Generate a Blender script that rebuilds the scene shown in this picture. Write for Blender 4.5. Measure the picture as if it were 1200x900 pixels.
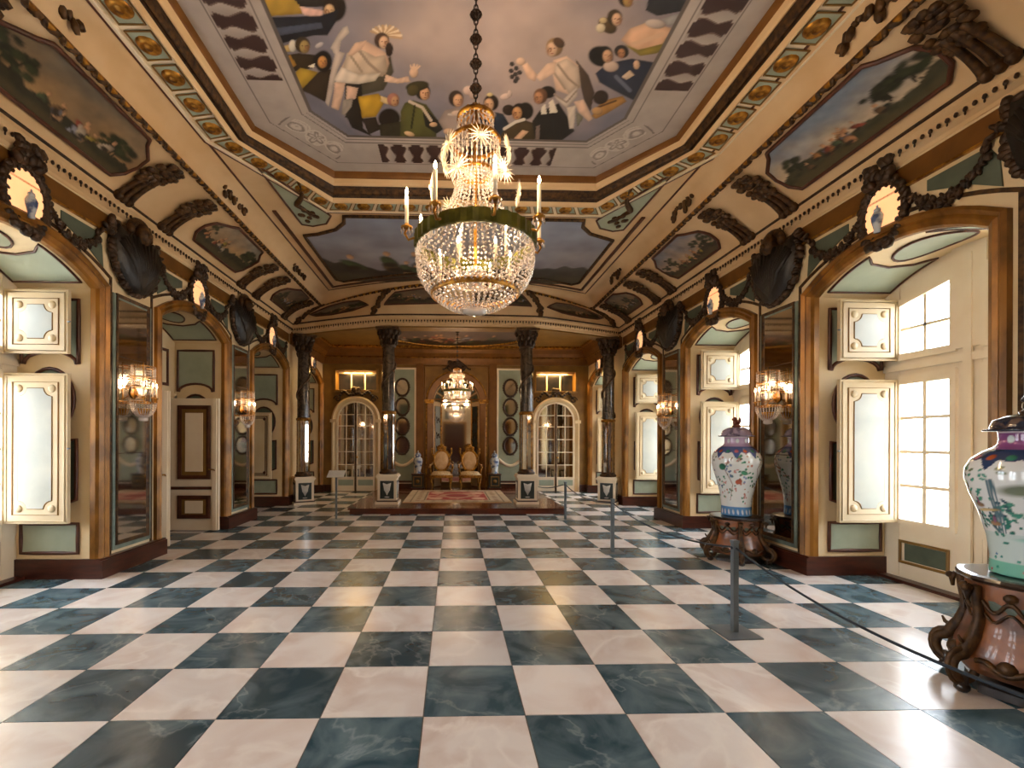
import bpy, math, random
import numpy as np
from mathutils import Vector, Matrix
PI = math.pi
for o in list(bpy.data.objects): bpy.data.objects.remove(o)
SC = bpy.context.scene
COL = SC.collection

# ------------------------------------------------------------------ camera, sky, exposure
F_PX, AX, AY = 533.68, 545.69, 517.12          # focal length and optical axis in pixels of the 1200x900 frame
CAM = np.array([0.1665, -2.675, 1.6142])
CR = np.array([[0.999587, -0.028496, 0.0036], [0.028496, 0.999594, 0.0], [-0.0035985, 0.0001026, 0.9999935]])  # right, forward, up
cd = bpy.data.cameras.new('camera'); cam = bpy.data.objects.new('camera', cd); COL.objects.link(cam)
cd.sensor_width = 36; cd.lens = F_PX / 1200 * 36
cd.shift_x = (600 - AX) / 1200; cd.shift_y = (AY - 450) / 1200; cd.clip_start = .05; cd.clip_end = 300
m = Matrix.Identity(4)
for i in range(3):
    m[i][0] = CR[0][i]; m[i][1] = CR[2][i]; m[i][2] = -CR[1][i]; m[i][3] = CAM[i]
cam.matrix_world = m; SC.camera = cam
W = bpy.data.worlds.new('overcast_sky'); SC.world = W; W.use_nodes = True
bgn = W.node_tree.nodes['Background']; bgn.inputs[0].default_value = (.86, .93, 1, 1); bgn.inputs[1].default_value = 12.0
SC.view_settings.view_transform = 'Standard'; SC.view_settings.look = 'None'
SC.view_settings.gamma = 1; SC.view_settings.use_curve_mapping = False
SC.view_settings.exposure = 0.7
WARM = (1.0, .70, .42)

def to_px(P):
    q = (np.asarray(P) - CAM) @ CR.T
    return AX + F_PX * q[..., 0] / q[..., 1], AY - F_PX * q[..., 2] / q[..., 1]

# ------------------------------------------------------------------ the room's measures (metres)
XL, XR, XC = -3.98, 4.55, 0.285
YB, YF = -5.65, 11.95
BAY0, PITCH, HW = 1.83, 2.99, 0.92
BAYS = [BAY0 + PITCH * k for k in range(-2, 4)]
ZS, ZC, REC, ZTOP = 3.38, 3.66, 1.0, 5.75
DAIS = .13

# ------------------------------------------------------------------ helpers
def L(h):
    h = h.lstrip('#'); o = []
    for i in (0, 2, 4):
        c = int(h[i:i + 2], 16) / 255
        o.append(c / 12.92 if c <= .04045 else ((c + .055) / 1.055) ** 2.4)
    return tuple(o)

MATS = {}
def mat(name, c1, c2=None, scale=4, rough=.5, metal=0, bump=0, detail=4, lo=.35, hi=.65, vary=0, stretch=(1, 1, 1), distort=0, spec=.5, trans=0, coat=0):
    M = bpy.data.materials.new(name); M.use_nodes = True; nt = M.node_tree; N = nt.nodes; K = nt.links
    b = N['Principled BSDF']
    c1 = L(c1) if isinstance(c1, str) else c1
    b.inputs['Base Color'].default_value = (*c1, 1); b.inputs['Roughness'].default_value = rough
    b.inputs['Metallic'].default_value = metal; b.inputs['Specular IOR Level'].default_value = spec
    b.inputs['Transmission Weight'].default_value = trans; b.inputs['Coat Weight'].default_value = coat
    if c2 is not None:
        c2 = L(c2) if isinstance(c2, str) else c2
        tc = N.new('ShaderNodeTexCoord'); mp = N.new('ShaderNodeMapping'); mp.inputs['Scale'].default_value = stretch
        K.new(tc.outputs['Object'], mp.inputs['Vector'])
        nz = N.new('ShaderNodeTexNoise'); nz.inputs['Scale'].default_value = scale; nz.inputs['Detail'].default_value = detail
        nz.inputs['Distortion'].default_value = distort
        if vary:
            oi = N.new('ShaderNodeObjectInfo'); mu = N.new('ShaderNodeMath'); mu.operation = 'MULTIPLY'; mu.inputs[1].default_value = 37
            K.new(oi.outputs['Random'], mu.inputs[0]); va = N.new('ShaderNodeVectorMath'); va.operation = 'ADD'
            K.new(mp.outputs[0], va.inputs[0]); K.new(mu.outputs[0], va.inputs[1]); K.new(va.outputs[0], nz.inputs['Vector'])
        else: K.new(mp.outputs[0], nz.inputs['Vector'])
        r = N.new('ShaderNodeValToRGB'); r.color_ramp.elements[0].position = lo; r.color_ramp.elements[1].position = hi
        r.color_ramp.elements[0].color = (*c1, 1); r.color_ramp.elements[1].color = (*c2, 1)
        K.new(nz.outputs[0], r.inputs[0])
        if vary:
            hs = N.new('ShaderNodeHueSaturation'); mr = N.new('ShaderNodeMapRange'); mr.inputs[3].default_value = 1 - vary; mr.inputs[4].default_value = 1 + vary
            K.new(oi.outputs['Random'], mr.inputs[0]); K.new(mr.outputs[0], hs.inputs['Value']); K.new(r.outputs[0], hs.inputs['Color'])
            K.new(hs.outputs[0], b.inputs['Base Color'])
        else: K.new(r.outputs[0], b.inputs['Base Color'])
        if bump:
            bp = N.new('ShaderNodeBump'); bp.inputs['Strength'].default_value = bump; bp.inputs['Distance'].default_value = .02
            K.new(nz.outputs[0], bp.inputs['Height']); K.new(bp.outputs[0], b.inputs['Normal'])
    MATS[name] = M
    return M

def emat(name, col, strength):
    M = bpy.data.materials.new(name); M.use_nodes = True; b = M.node_tree.nodes['Principled BSDF']
    b.inputs['Base Color'].default_value = (*col, 1); b.inputs['Emission Color'].default_value = (*col, 1)
    b.inputs['Emission Strength'].default_value = strength; MATS[name] = M

def vmat(name, rough=.6, coat=0):
    M = bpy.data.materials.new(name); M.use_nodes = True; nt = M.node_tree; b = nt.nodes['Principled BSDF']
    a = nt.nodes.new('ShaderNodeAttribute'); a.attribute_name = 'Col'
    nt.links.new(a.outputs['Color'], b.inputs['Base Color']); b.inputs['Roughness'].default_value = rough
    b.inputs['Coat Weight'].default_value = coat; b.inputs['Coat Roughness'].default_value = .08
    MATS[name] = M

mat('cream', '#e3cda6', '#dabf92', 1.6, .55)
mat('cream_light', '#efe0c6', '#e6d2b4', 2, .45)
mat('ceil_cream', '#dfc096', '#d2ae80', 1.4, .6)
mat('green', '#959f8b', '#a3ac98', 3, .5)
mat('green_dark', '#4b5445', '#596150', 5, .5)
mat('shutter_cream', '#c9b592', '#bfa984', 2, .5); mat('shutter_blue', '#a09f94', '#92958c', 3, .4)
mat('brown', '#5a2f1c', '#43200f', 8, .4)
mat('mahogany', '#4a2012', '#33130a', 5, .3, stretch=(1, 1, 5))
mat('dais_wood', '#6a2c14', '#4a1a0a', 6, .22, stretch=(.4, 6, 1), coat=.4)
mat('surround', '#9a6724', '#66400f', 5, .32, metal=.3, stretch=(1, 1, .5), lo=.4, hi=.62)
mat('gilt', '#c08a35', '#6a4214', 14, .38, metal=.75, bump=.2)
mat('gilt_dark', '#5e3f1c', '#2c1a0c', 18, .5, metal=.35, bump=.4)
mat('carved', '#4a3018', '#23160c', 16, .5, metal=.2, bump=.4)
mat('ochre', '#8d682c', '#785521', 3, .5)
mat('gold_band', '#7d5018', '#6b4212', 4, .45, metal=.2)
mat('dark_glass', (.012, .013, .018), (.03, .025, .03), 3, .12); mat('shell_dark', '#1c1714', '#0e0b0b', 9, .42, bump=.6)
mat('mirror', (.62, .6, .56), (.5, .48, .46), 1.2, .05, metal=1)
mat('frame_grey', '#7e8a7c', '#5f6a60', 5, .45)
mat('tile_dark', '#294450', '#647a83', 2.4, .27, detail=9, lo=.38, hi=.74, vary=.22, distort=1.6)
mat('tile_light', '#e6ded9', '#d4c2b9', 2.2, .22, detail=8, lo=.4, hi=.72, vary=.09, distort=1.2)
def veins(name, col, amount, scale, width):
    nt = MATS[name].node_tree; N = nt.nodes; K = nt.links; b = N['Principled BSDF']; src = b.inputs['Base Color'].links[0].from_socket
    nz0 = [n for n in N if n.type == 'TEX_NOISE'][0]; nz = N.new('ShaderNodeTexNoise'); nz.inputs['Scale'].default_value = scale; nz.inputs['Detail'].default_value = 7; nz.inputs['Distortion'].default_value = .5
    K.new(nz0.inputs['Vector'].links[0].from_socket, nz.inputs['Vector'])
    a = N.new('ShaderNodeMath'); a.operation = 'SUBTRACT'; a.inputs[1].default_value = .5; K.new(nz.outputs[0], a.inputs[0]); c = N.new('ShaderNodeMath'); c.operation = 'ABSOLUTE'; K.new(a.outputs[0], c.inputs[0])
    mr = N.new('ShaderNodeMapRange'); mr.inputs[1].default_value = 0; mr.inputs[2].default_value = width; mr.inputs[3].default_value = amount; mr.inputs[4].default_value = 0; K.new(c.outputs[0], mr.inputs[0])
    mu = N.new('ShaderNodeMath'); mu.operation = 'MULTIPLY'; K.new(mr.outputs[0], mu.inputs[0]); K.new(nz0.outputs[0], mu.inputs[1])
    mx = N.new('ShaderNodeMix'); mx.data_type = 'RGBA'; K.new(mu.outputs[0], mx.inputs[0]); K.new(src, mx.inputs[6]); mx.inputs[7].default_value = (*L(col), 1); K.new(mx.outputs[2], b.inputs['Base Color'])
veins('tile_dark', '#a2b0b4', .55, 1.5, .014); veins('tile_light', '#f4efe8', .9, 1.3, .035)
mat('grout', '#6d655f', '#55504c', 20, .7)
mat('porphyry', '#5a4a3c', '#2e2822', 9, .2, detail=8, distort=1, coat=.3)
mat('black_panel', '#1d2622', '#2b332e', 6, .3)
mat('steel', '#7c858b', '#6d757b', 4, .38, metal=.6)
mat('rope', '#1e2c38', '#15202a', 60, .6)
mat('white_card', '#dcd8d0', '#cfcac2', 5, .5)
mat('crystal', (.9, .8, .72), None, rough=.06, spec=.9, trans=.6)
mat('star_glass', (.95, .82, .62), None, rough=.15, spec=.8, trans=.15); mat('candle', '#efe2c8', '#e4d3b4', 10, .4)
mat('olive_metal', '#5b5a1c', '#3d3c10', 10, .35, metal=.55)
mat('chain_iron', '#3a2618', '#20140c', 20, .45, metal=.5)
mat('upholstery', '#d8b88c', '#c9a272', 9, .7)
mat('seat_stripe', '#dcc9a2', '#b08a5a', 14, .7, stretch=(5, 1, 1))
mat('pedestal_orange', '#9a5a2a', '#4a2814', 5, .35, detail=6, distort=.8, coat=.3)
mat('dark_wood', '#2c1a10', '#1b0f09', 8, .28, coat=.3)
mat('blue_white', '#c3c9d0', '#51628a', 9, .2, detail=5, lo=.48, hi=.6)
mat('plaster_out', '#d8d2c6', '#c9c2b4', 1, .8)
mat('hedge', '#6f7d58', '#56663f', 6, .9)
vmat('painting', .55); vmat('porcelain', .12, .6); vmat('carpet', .95)
emat('flame', (1, .72, .38), 30)
emat('niche_glow', (1, .55, .25), .55)  # niche backing emits by itself, standing in for a lamp hidden inside
G = bpy.data.materials.new('window_glass'); G.use_nodes = True; nt = G.node_tree; nt.nodes.clear()
o_ = nt.nodes.new('ShaderNodeOutputMaterial'); mx = nt.nodes.new('ShaderNodeMixShader'); lw = nt.nodes.new('ShaderNodeLayerWeight'); pw = nt.nodes.new('ShaderNodeMath'); pw.operation = 'POWER'; pw.inputs[1].default_value = 5; nt.links.new(lw.outputs['Facing'], pw.inputs[0]); fr = nt.nodes.new('ShaderNodeMath'); fr.operation = 'MULTIPLY_ADD'; fr.inputs[1].default_value = .8; fr.inputs[2].default_value = .04; nt.links.new(pw.outputs[0], fr.inputs[0])
tb = nt.nodes.new('ShaderNodeBsdfTransparent'); tb.inputs[0].default_value = (.96, .97, .98, 1); gb = nt.nodes.new('ShaderNodeBsdfGlossy'); gb.inputs['Roughness'].default_value = .02
nt.links.new(fr.outputs[0], mx.inputs[0]); nt.links.new(tb.outputs[0], mx.inputs[1]); nt.links.new(gb.outputs[0], mx.inputs[2]); nt.links.new(mx.outputs[0], o_.inputs[0])
MATS['window_glass'] = G

class MB:
    def __init__(s): s.v = []; s.f = []; s.s = []
    def add(s, V, Fc, smooth=False):
        n = len(s.v); s.v += [tuple(p) for p in V]; s.f += [tuple(i + n for i in f) for f in Fc]; s.s += [smooth] * len(Fc); return s
    def box(s, x0, x1, y0, y1, z0, z1):
        return s.add([(x0, y0, z0), (x1, y0, z0), (x1, y1, z0), (x0, y1, z0), (x0, y0, z1), (x1, y0, z1), (x1, y1, z1), (x0, y1, z1)],
                     [(3, 2, 1, 0), (4, 5, 6, 7), (0, 1, 5, 4), (1, 2, 6, 5), (2, 3, 7, 6), (3, 0, 4, 7)])
    def prism(s, poly, y0, y1):          # poly in x,z counter-clockwise seen from -y
        n = len(poly); V = [(x, y0, z) for x, z in poly] + [(x, y1, z) for x, z in poly]
        return s.add(V, [tuple(range(n)), tuple(range(2 * n - 1, n - 1, -1))] + [((i + 1) % n, i, n + i, n + (i + 1) % n) for i in range(n)])
    def slab(s, poly, z0, z1):           # poly in x,y counter-clockwise seen from above
        n = len(poly); V = [(x, y, z0) for x, y in poly] + [(x, y, z1) for x, y in poly]
        return s.add(V, [tuple(range(n - 1, -1, -1)), tuple(range(n, 2 * n))] + [(i, (i + 1) % n, n + (i + 1) % n, n + i) for i in range(n)])
    def sweep(s, path, prof, up, closed=False, smooth=False, pclosed=True, cap=True):
        P = [Vector(p) for p in path]; up = Vector(up); n = len(P); k = len(prof); V = []
        T = []
        for i in range(n if closed else n - 1): T.append((P[(i + 1) % n] - P[i]).normalized())
        for i in range(n):
            t0 = T[i - 1] if (closed or i > 0) else T[0]; t1 = T[i] if (closed or i < n - 1) else T[-1]
            n0 = t0.cross(up).normalized(); n1 = t1.cross(up).normalized(); q = (n0 + n1) / max(.3, 1 + n0.dot(n1))
            for a, b in prof: V.append(P[i] + q * a + up * b)
        Fc = []
        for i in range(n if closed else n - 1):
            j = (i + 1) % n
            for c in range(k if pclosed else k - 1):
                d = (c + 1) % k; Fc.append((i * k + c, i * k + d, j * k + d, j * k + c))
        if not closed and pclosed and cap: Fc += [tuple(range(k - 1, -1, -1)), tuple(range((n - 1) * k, n * k))]
        return s.add(V, Fc, smooth)
    def lathe(s, prof, n=24, c=(0, 0, 0), smooth=True, a0=0, a1=2 * PI, flute=None):
        full = abs(a1 - a0 - 2 * PI) < 1e-6; m_ = n if full else n + 1; V = []
        for i in range(m_):
            a = a0 + (a1 - a0) * i / n
            for r, z in prof:
                rr = r * (1 + (flute if (flute and i % 2) else 0)); V.append((c[0] + rr * math.cos(a), c[1] + rr * math.sin(a), c[2] + z))
        k = len(prof); Fc = []
        for i in range(n):
            j = (i + 1) % m_
            for q in range(k - 1): Fc.append((i * k + q, j * k + q, j * k + q + 1, i * k + q + 1))
        return s.add(V, Fc, smooth)
    def tube(s, path, r, n=8, smooth=True, closed=False):
        P = [Vector(p) for p in path]; N_ = len(P); V = []; R = r if isinstance(r, (list, tuple)) else [r] * N_
        prev = None
        for i in range(N_):
            if closed: t = (P[(i + 1) % N_] - P[i - 1]).normalized()
            else: t = (P[min(i + 1, N_ - 1)] - P[max(i - 1, 0)]).normalized()
            a = prev if prev is not None else (Vector((0, 0, 1)) if abs(t.z) < .9 else Vector((1, 0, 0)))
            a = (a - t * a.dot(t))
            if a.length < 1e-5: a = Vector((1, 0, 0)) - t * t.x
            a.normalize(); b = t.cross(a); prev = a
            for k in range(n): V.append(P[i] + (a * math.cos(2 * PI * k / n) + b * math.sin(2 * PI * k / n)) * R[i])
        Fc = []
        for i in range(N_ if closed else N_ - 1):
            j = (i + 1) % N_
            for k in range(n): Fc.append((i * n + k, i * n + (k + 1) % n, j * n + (k + 1) % n, j * n + k))
        if not closed: Fc += [tuple(range(n - 1, -1, -1)), tuple(range((N_ - 1) * n, N_ * n))]
        return s.add(V, Fc, smooth)
    def blob(s, c, r, rot=0, axis='y', nu=8, nv=5, smooth=True):
        V = [];
        for j in range(nv + 1):
            f = PI * j / nv
            for i in range(nu):
                a = 2 * PI * i / nu; V.append(Vector((r[0] * math.sin(f) * math.cos(a), r[1] * math.sin(f) * math.sin(a), r[2] * math.cos(f))))
        if rot:
            M = Matrix.Rotation(rot, 3, axis.upper()); V = [M @ v for v in V]
        V = [v + Vector(c) for v in V]
        return s.add(V, [(j * nu + i, (j + 1) * nu + i, (j + 1) * nu + (i + 1) % nu, j * nu + (i + 1) % nu) for j in range(nv) for i in range(nu)], smooth)
    def octa(s, c, r, h=None):
        h = h or r; x, y, z = c
        return s.add([(x + r, y, z), (x, y + r, z), (x - r, y, z), (x, y - r, z), (x, y, z + h), (x, y, z - h)],
                     [(0, 1, 4), (1, 2, 4), (2, 3, 4), (3, 0, 4), (1, 0, 5), (2, 1, 5), (3, 2, 5), (0, 3, 5)])
    def loft(s, lines, smooth=True, closed=False):
        n = len(lines[0]); V = [p for l in lines for p in l]; Fc = []
        for a in range(len(lines) - 1):
            for i in range(n if closed else n - 1):
                j = (i + 1) % n; Fc.append((a * n + i, a * n + j, (a + 1) * n + j, (a + 1) * n + i))
        return s.add(V, Fc, smooth)
    def mesh(s, name):
        me = bpy.data.meshes.new(name); me.from_pydata(s.v, [], s.f)
        me.polygons.foreach_set('use_smooth', s.s); me.update(); return me

def tag(o, label=None, cat=None, group=None, kind=None):
    if label: o['label'] = label
    if cat: o['category'] = cat
    if group: o['group'] = group
    if kind: o['kind'] = kind
    return o
def obj(name, mb, mt=None, parent=None, loc=(0, 0, 0), rz=0, **k):
    me = mb if isinstance(mb, bpy.types.Mesh) else mb.mesh(name)
    if mt and not me.materials: me.materials.append(MATS[mt])
    o = bpy.data.objects.new(name, me); COL.objects.link(o); o.location = loc; o.rotation_euler = (0, 0, rz)
    if parent: o.parent = parent
    return tag(o, **k)
def empty(name, loc, rz=0, scale=None, **k):
    o = bpy.data.objects.new(name, None); COL.objects.link(o); o.location = loc; o.rotation_euler = (0, 0, rz); o.empty_display_size = .1
    if scale: o.scale = scale
    return tag(o, **k)
def copy_tree(o, parent=None, loc=None, rz=None, **k):
    c = o.copy(); COL.objects.link(c); c.parent = parent
    if loc is not None: c.location = loc
    if rz is not None: c.rotation_euler = (0, 0, rz)
    for ch in list(o.children): copy_tree(ch, c)
    return tag(c, **k)
def lamp(name, typ, energy, color, loc, parent=None, **k):
    l = bpy.data.lights.new(name, typ); l.energy = energy; l.color = color
    for a, b in k.items(): setattr(l, a, b)
    o = bpy.data.objects.new(name, l); COL.objects.link(o); o.location = loc
    if parent: o.parent = parent
    return o

def arch_z(x, hw=HW, zs=ZS, zc=ZC):
    h = zc - zs; R = (hw * hw + h * h) / (2 * h); return zc - R + math.sqrt(max(0, R * R - x * x))
def arch_path(hw, z0, zs, zc, n=16):
    return [(-hw, z0)] + [(-hw + 2 * hw * i / n, arch_z(-hw + 2 * hw * i / n, hw, zs, zc)) for i in range(n + 1)] + [(hw, z0)]
def oval(cx, cz, a, b, n=28): return [(cx + a * math.cos(2 * PI * i / n), cz + b * math.sin(2 * PI * i / n)) for i in range(n)]
def rect(x0, x1, z0, z1): return [(x0, z0), (x1, z0), (x1, z1), (x0, z1)]
def border(poly, w, y0, h):              # raised frame along a closed polygon in x,z at depth y0 towards -y
    mb = MB(); mb.sweep([(x, y0, z) for x, z in poly], [(-w / 2, 0), (-w / 2, h * .7), (0, h), (w / 2, h * .7), (w / 2, 0)], (0, -1, 0), closed=True); return mb

# ------------------------------------------------------------------ painting tools (flat pigment, stored as colours of the canvas)
def vnoise(x, y, sc, seed):
    rs = np.random.RandomState(seed); T = rs.rand(64, 64); x = np.asarray(x) * sc; y = np.asarray(y) * sc
    xi = np.floor(x).astype(int); yi = np.floor(y).astype(int); fx = x - xi; fy = y - yi; fx = fx * fx * (3 - 2 * fx); fy = fy * fy * (3 - 2 * fy)
    g = lambda a, b: T[a % 64, b % 64]
    return (g(xi, yi) * (1 - fx) + g(xi + 1, yi) * fx) * (1 - fy) + (g(xi, yi + 1) * (1 - fx) + g(xi + 1, yi + 1) * fx) * fy
def fnoise(x, y, sc, seed): return (vnoise(x, y, sc, seed) * 4 + vnoise(x, y, sc * 2.1, seed + 1) * 2 + vnoise(x, y, sc * 4.3, seed + 2)) / 7
class Paint:
    def __init__(s, x, y, base): s.x = np.asarray(x, float); s.y = np.asarray(y, float); s.c = np.array(np.broadcast_to(base, s.x.shape + (3,)), float)
    def mix(s, a, col): s.c += a[..., None] * (np.asarray(col) - s.c); return s
    def ell(s, cx, cy, rx, ry, col, rot=0, soft=.18, shade=.45):
        col = np.array(L(col) if isinstance(col, str) else col); c, n = math.cos(rot), math.sin(rot); dx, dy = s.x - cx, s.y - cy
        p, q = (dx * c + dy * n) / rx, (-dx * n + dy * c) / ry; d = np.sqrt(p * p + q * q); a = np.clip((1 - d) / soft, 0, 1)
        t = 1 + shade * np.clip(-(dx / rx) * .5 - (dy / ry) * .6, -1, 1) - shade * (.1 + .95 * np.clip(d, 0, 1) ** 4)
        return s.mix(a, np.clip(col * t[..., None], 0, 1))
    def line(s, pts, w, col, soft=.4):
        col = np.array(L(col) if isinstance(col, str) else col); D = np.full(s.x.shape, 1e9)
        for (x0, y0), (x1, y1) in zip(pts[:-1], pts[1:]):
            vx, vy = x1 - x0, y1 - y0; t = np.clip(((s.x - x0) * vx + (s.y - y0) * vy) / (vx * vx + vy * vy + 1e-9), 0, 1)
            D = np.minimum(D, np.hypot(s.x - x0 - t * vx, s.y - y0 - t * vy))
        return s.mix(np.clip((1 - D / w) / soft, 0, 1), col)
    def poly(s, pts, col, shade=None):
        col = np.array(L(col) if isinstance(col, str) else col); ins = np.zeros(s.x.shape, bool); n = len(pts)
        for i in range(n):
            (x0, y0), (x1, y1) = pts[i], pts[(i + 1) % n]
            if y0 == y1: continue
            ins ^= ((y0 > s.y) != (y1 > s.y)) & (s.x < (x1 - x0) * (s.y - y0) / (y1 - y0) + x0)
        return s.mix(ins.astype(float), col)
def _gpoly(s, pts, col, amt=.5):
    col = np.array(L(col) if isinstance(col, str) else col); P = np.array(pts, float); x0, y0 = P.min(0); x1, y1 = P.max(0); n = len(P)
    m = (s.x >= x0) & (s.x <= x1) & (s.y >= y0) & (s.y <= y1)
    if not m.any(): return s
    x = s.x[m]; y = s.y[m]; ins = np.zeros(x.shape, bool); D = np.full(x.shape, 1e9)
    for i in range(n):
        a, b = P[i], P[(i + 1) % n]
        if a[1] != b[1]: ins ^= ((a[1] > y) != (b[1] > y)) & (x < (b[0] - a[0]) * (y - a[1]) / (b[1] - a[1]) + a[0])
        d = b - a; t = np.clip(((x - a[0]) * d[0] + (y - a[1]) * d[1]) / (d @ d + 1e-9), 0, 1); D = np.minimum(D, np.hypot(x - a[0] - t * d[0], y - a[1] - t * d[1]))
    w = .22 * min(x1 - x0, y1 - y0) + .01; e = np.clip(D / w, 0, 1); fold = np.sin((x * .7 + y * .35) * 6.2 / (w * 2.2) + 3 * vnoise(x, y, .6 / w, 4))
    lit = ((x1 - x) / (x1 - x0 + 1e-9) * .5 + (y1 - y) / (y1 - y0 + 1e-9) * .5) - .5
    k = (1 - .65 * amt * (1 - e) ** 1.5) * (1 + amt * 1.0 * lit) * (1 + .16 * amt * fold)
    c = s.c[m]; a_ = (ins * np.clip(D / (.12 * w), .25, 1))[:, None]; s.c[m] = c + a_ * (np.clip(col * k[:, None] * 1.1, 0, 1) - c); return s
Paint.gpoly = _gpoly
def span(poly, v):
    xs = []
    n = len(poly)
    for i in range(n):
        (x0, y0), (x1, y1) = poly[i], poly[(i + 1) % n]
        if (y0 - v) * (y1 - v) <= 0 and y0 != y1: xs.append(x0 + (x1 - x0) * (v - y0) / (y1 - y0))
    return (min(xs), max(xs)) if xs else (poly[0][0], poly[0][0])
def canvas(name, poly, fn, colfn, nu, vs, mt='painting', parent=None, flip=False, loc=(0, 0, 0), **k):
    """a painted canvas: polygon in (u,v), mapped by fn(u,v)->xyz, coloured by colfn(U,V,XYZ)"""
    v0 = min(p[1] for p in poly); v1 = max(p[1] for p in poly)
    if isinstance(vs, int): vs = np.linspace(v0 + 1e-4, v1 - 1e-4, vs + 1)
    U = np.zeros((len(vs), nu + 1)); V = np.zeros_like(U)
    for j, v in enumerate(vs):
        a, b = span(poly, v); U[j] = np.linspace(a, b, nu + 1); V[j] = v
    X = fn(U, V); c = np.clip(colfn(U, V, X), 0, 1)
    nv = len(vs) - 1; idx = np.arange((nv + 1) * (nu + 1)).reshape(nv + 1, nu + 1)
    q = np.stack([idx[:-1, :-1], idx[:-1, 1:], idx[1:, 1:], idx[1:, :-1]], -1).reshape(-1, 4)
    if flip: q = q[:, ::-1]
    me = bpy.data.meshes.new(name); me.vertices.add(X.size // 3); me.vertices.foreach_set('co', X.reshape(-1))
    me.loops.add(q.size); me.loops.foreach_set('vertex_index', np.ascontiguousarray(q).reshape(-1)); me.polygons.add(len(q))
    me.polygons.foreach_set('loop_start', np.arange(0, q.size, 4)); me.polygons.foreach_set('use_smooth', np.ones(len(q), bool))
    at = me.color_attributes.new('Col', 'FLOAT_COLOR', 'POINT'); rgba = np.ones((X.size // 3, 4)); rgba[:, :3] = c.reshape(-1, 3)
    at.data.foreach_set('color', rgba.reshape(-1)); me.update(calc_edges=True); me.validate()
    return obj(name, me, mt, parent, loc, **k)
def dense(poly, step):
    out = []
    n = len(poly)
    for i in range(n):
        (x0, y0), (x1, y1) = poly[i], poly[(i + 1) % n]; k = max(1, int(math.hypot(x1 - x0, y1 - y0) / step))
        out += [(x0 + (x1 - x0) * j / k, y0 + (y1 - y0) * j / k) for j in range(k)]
    return out

# ------------------------------------------------------------------ wall shell
def wall_empty(name, side):
    return None
RZ = {'left': PI / 2, 'right': -PI / 2}
XW = {'left': XL, 'right': XR}
def lx(side, Y): return Y if side == 'left' else -Y       # local x along the wall of a world Y
WALL = {}
def build_wall(side):
    mb = MB(); es = [YB - .3]
    for b in BAYS: es += [b - HW, b + HW]
    es.append(YF + .3)
    for i in range(0, len(es), 2):
        a, b = sorted((lx(side, es[i]), lx(side, es[i + 1]))); mb.box(a, b, 0, REC, 0, ZTOP)
    for b in BAYS:
        c = lx(side, b); p = arch_path(HW, ZTOP, ZS, ZC); p = [(c + x, z) for x, z in p[1:-1]] + [(c + HW, ZTOP), (c - HW, ZTOP)]
        mb.prism(p, 0, REC)
    WALL[side] = obj('wall_' + side, mb, 'cream', None, (XW[side], 0, 0), RZ[side], kind='structure')
for s in ('left', 'right'): build_wall(s)

# floor slab with real tiles
FLO = obj('floor', MB().box(XL - 1.3, XR + 1.3, YB - .2, YF + .6, -.12, -.004), 'grout', kind='structure')
T = .6
tmesh = {}
for nm in ('tile_dark', 'tile_light'):
    g = .0035; h = .006
    mb = MB().slab([(g, g), (T - g, g), (T - g, T - g), (g, T - g)], -.01, 0); tmesh[nm] = mb.mesh('tile'); tmesh[nm].materials.append(MATS[nm])
cand = []; rest = {'tile_dark': MB(), 'tile_light': MB()}
for r in range(-9, 20):
    for c in range(-9, 10):
        if c * T < XL - 1.15 or c * T > XR + .7: continue
        pts = [to_px((x, y, 0)) for x in (c * T, c * T + T) for y in (r * T, r * T + T)]
        nm = 'tile_dark' if (c + r) % 2 == 0 else 'tile_light'; ok = r * T + T > -1.3
        us = [p[0] for p in pts]; v_ = [p[1] for p in pts]
        vis = ok and max(us) > 0 and min(us) < 1200 and min(v_) < 900
        cand.append((-(max(us) - min(us)) * (max(v_) - min(v_)) if vis else 0, c, r, nm))
cand.sort()
for i, (a, c, r, nm) in enumerate(cand):
    if i < 296 and a < 0: obj('tile', tmesh[nm], None, FLO, (c * T, r * T, 0))
    else: rest[nm].slab([(c * T + .0035, r * T + .0035), (c * T + T - .0035, r * T + .0035), (c * T + T - .0035, r * T + T - .0035), (c * T + .0035, r * T + T - .0035)], -.01, 0)
for nm in rest: obj('far_tiles', rest[nm], nm, FLO, kind='stuff')

# far wall, back wall, roof
NICHE_HW, NICHE_S, NICHE_D = .74, 2.9, .5
def build_far():
    mb = MB(); dw = .62
    mb.box(-5.6, -XC * 0 - NICHE_HW, 0, .3, 0, ZTOP) if False else None
    # pieces between openings: mirror doors at +-3.2 (blind, wall continues behind), transom recesses, throne niche
    for sg in (-1, 1):
        x = sg * 3.2; a, b = sorted((sg * NICHE_HW, x - sg * .66)); mb.box(a, b, 0, .5, 0, ZTOP)
        a, b = sorted((x + sg * .66, sg * 5.6)); mb.box(a, b, 0, .5, 0, ZTOP)
        mb.box(x - .66, x + .66, 0, .5, 0, 3.22); mb.box(x - .66, x + .66, 0, .5, 3.88, ZTOP); mb.box(x - .66, x + .66, .4, .5, 3.22, 3.88)
    p = arch_path(NICHE_HW, 0, NICHE_S, NICHE_S + NICHE_HW - .001, 20)[1:-1]
    mb.prism(p + [(NICHE_HW, ZTOP), (-NICHE_HW, ZTOP)], 0, .5); mb.box(-NICHE_HW, NICHE_HW, .5, .6, 0, ZTOP)
    return obj('wall_far', mb, 'ochre', None, (XC, YF, 0), 0, kind='structure')
FAR = build_far()
obj('wall_back', MB().box(XL - 1, XR + 1, YB - .3, YB, 0, ZTOP), 'cream', kind='structure')
WB = bpy.data.objects['wall_back']
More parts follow.
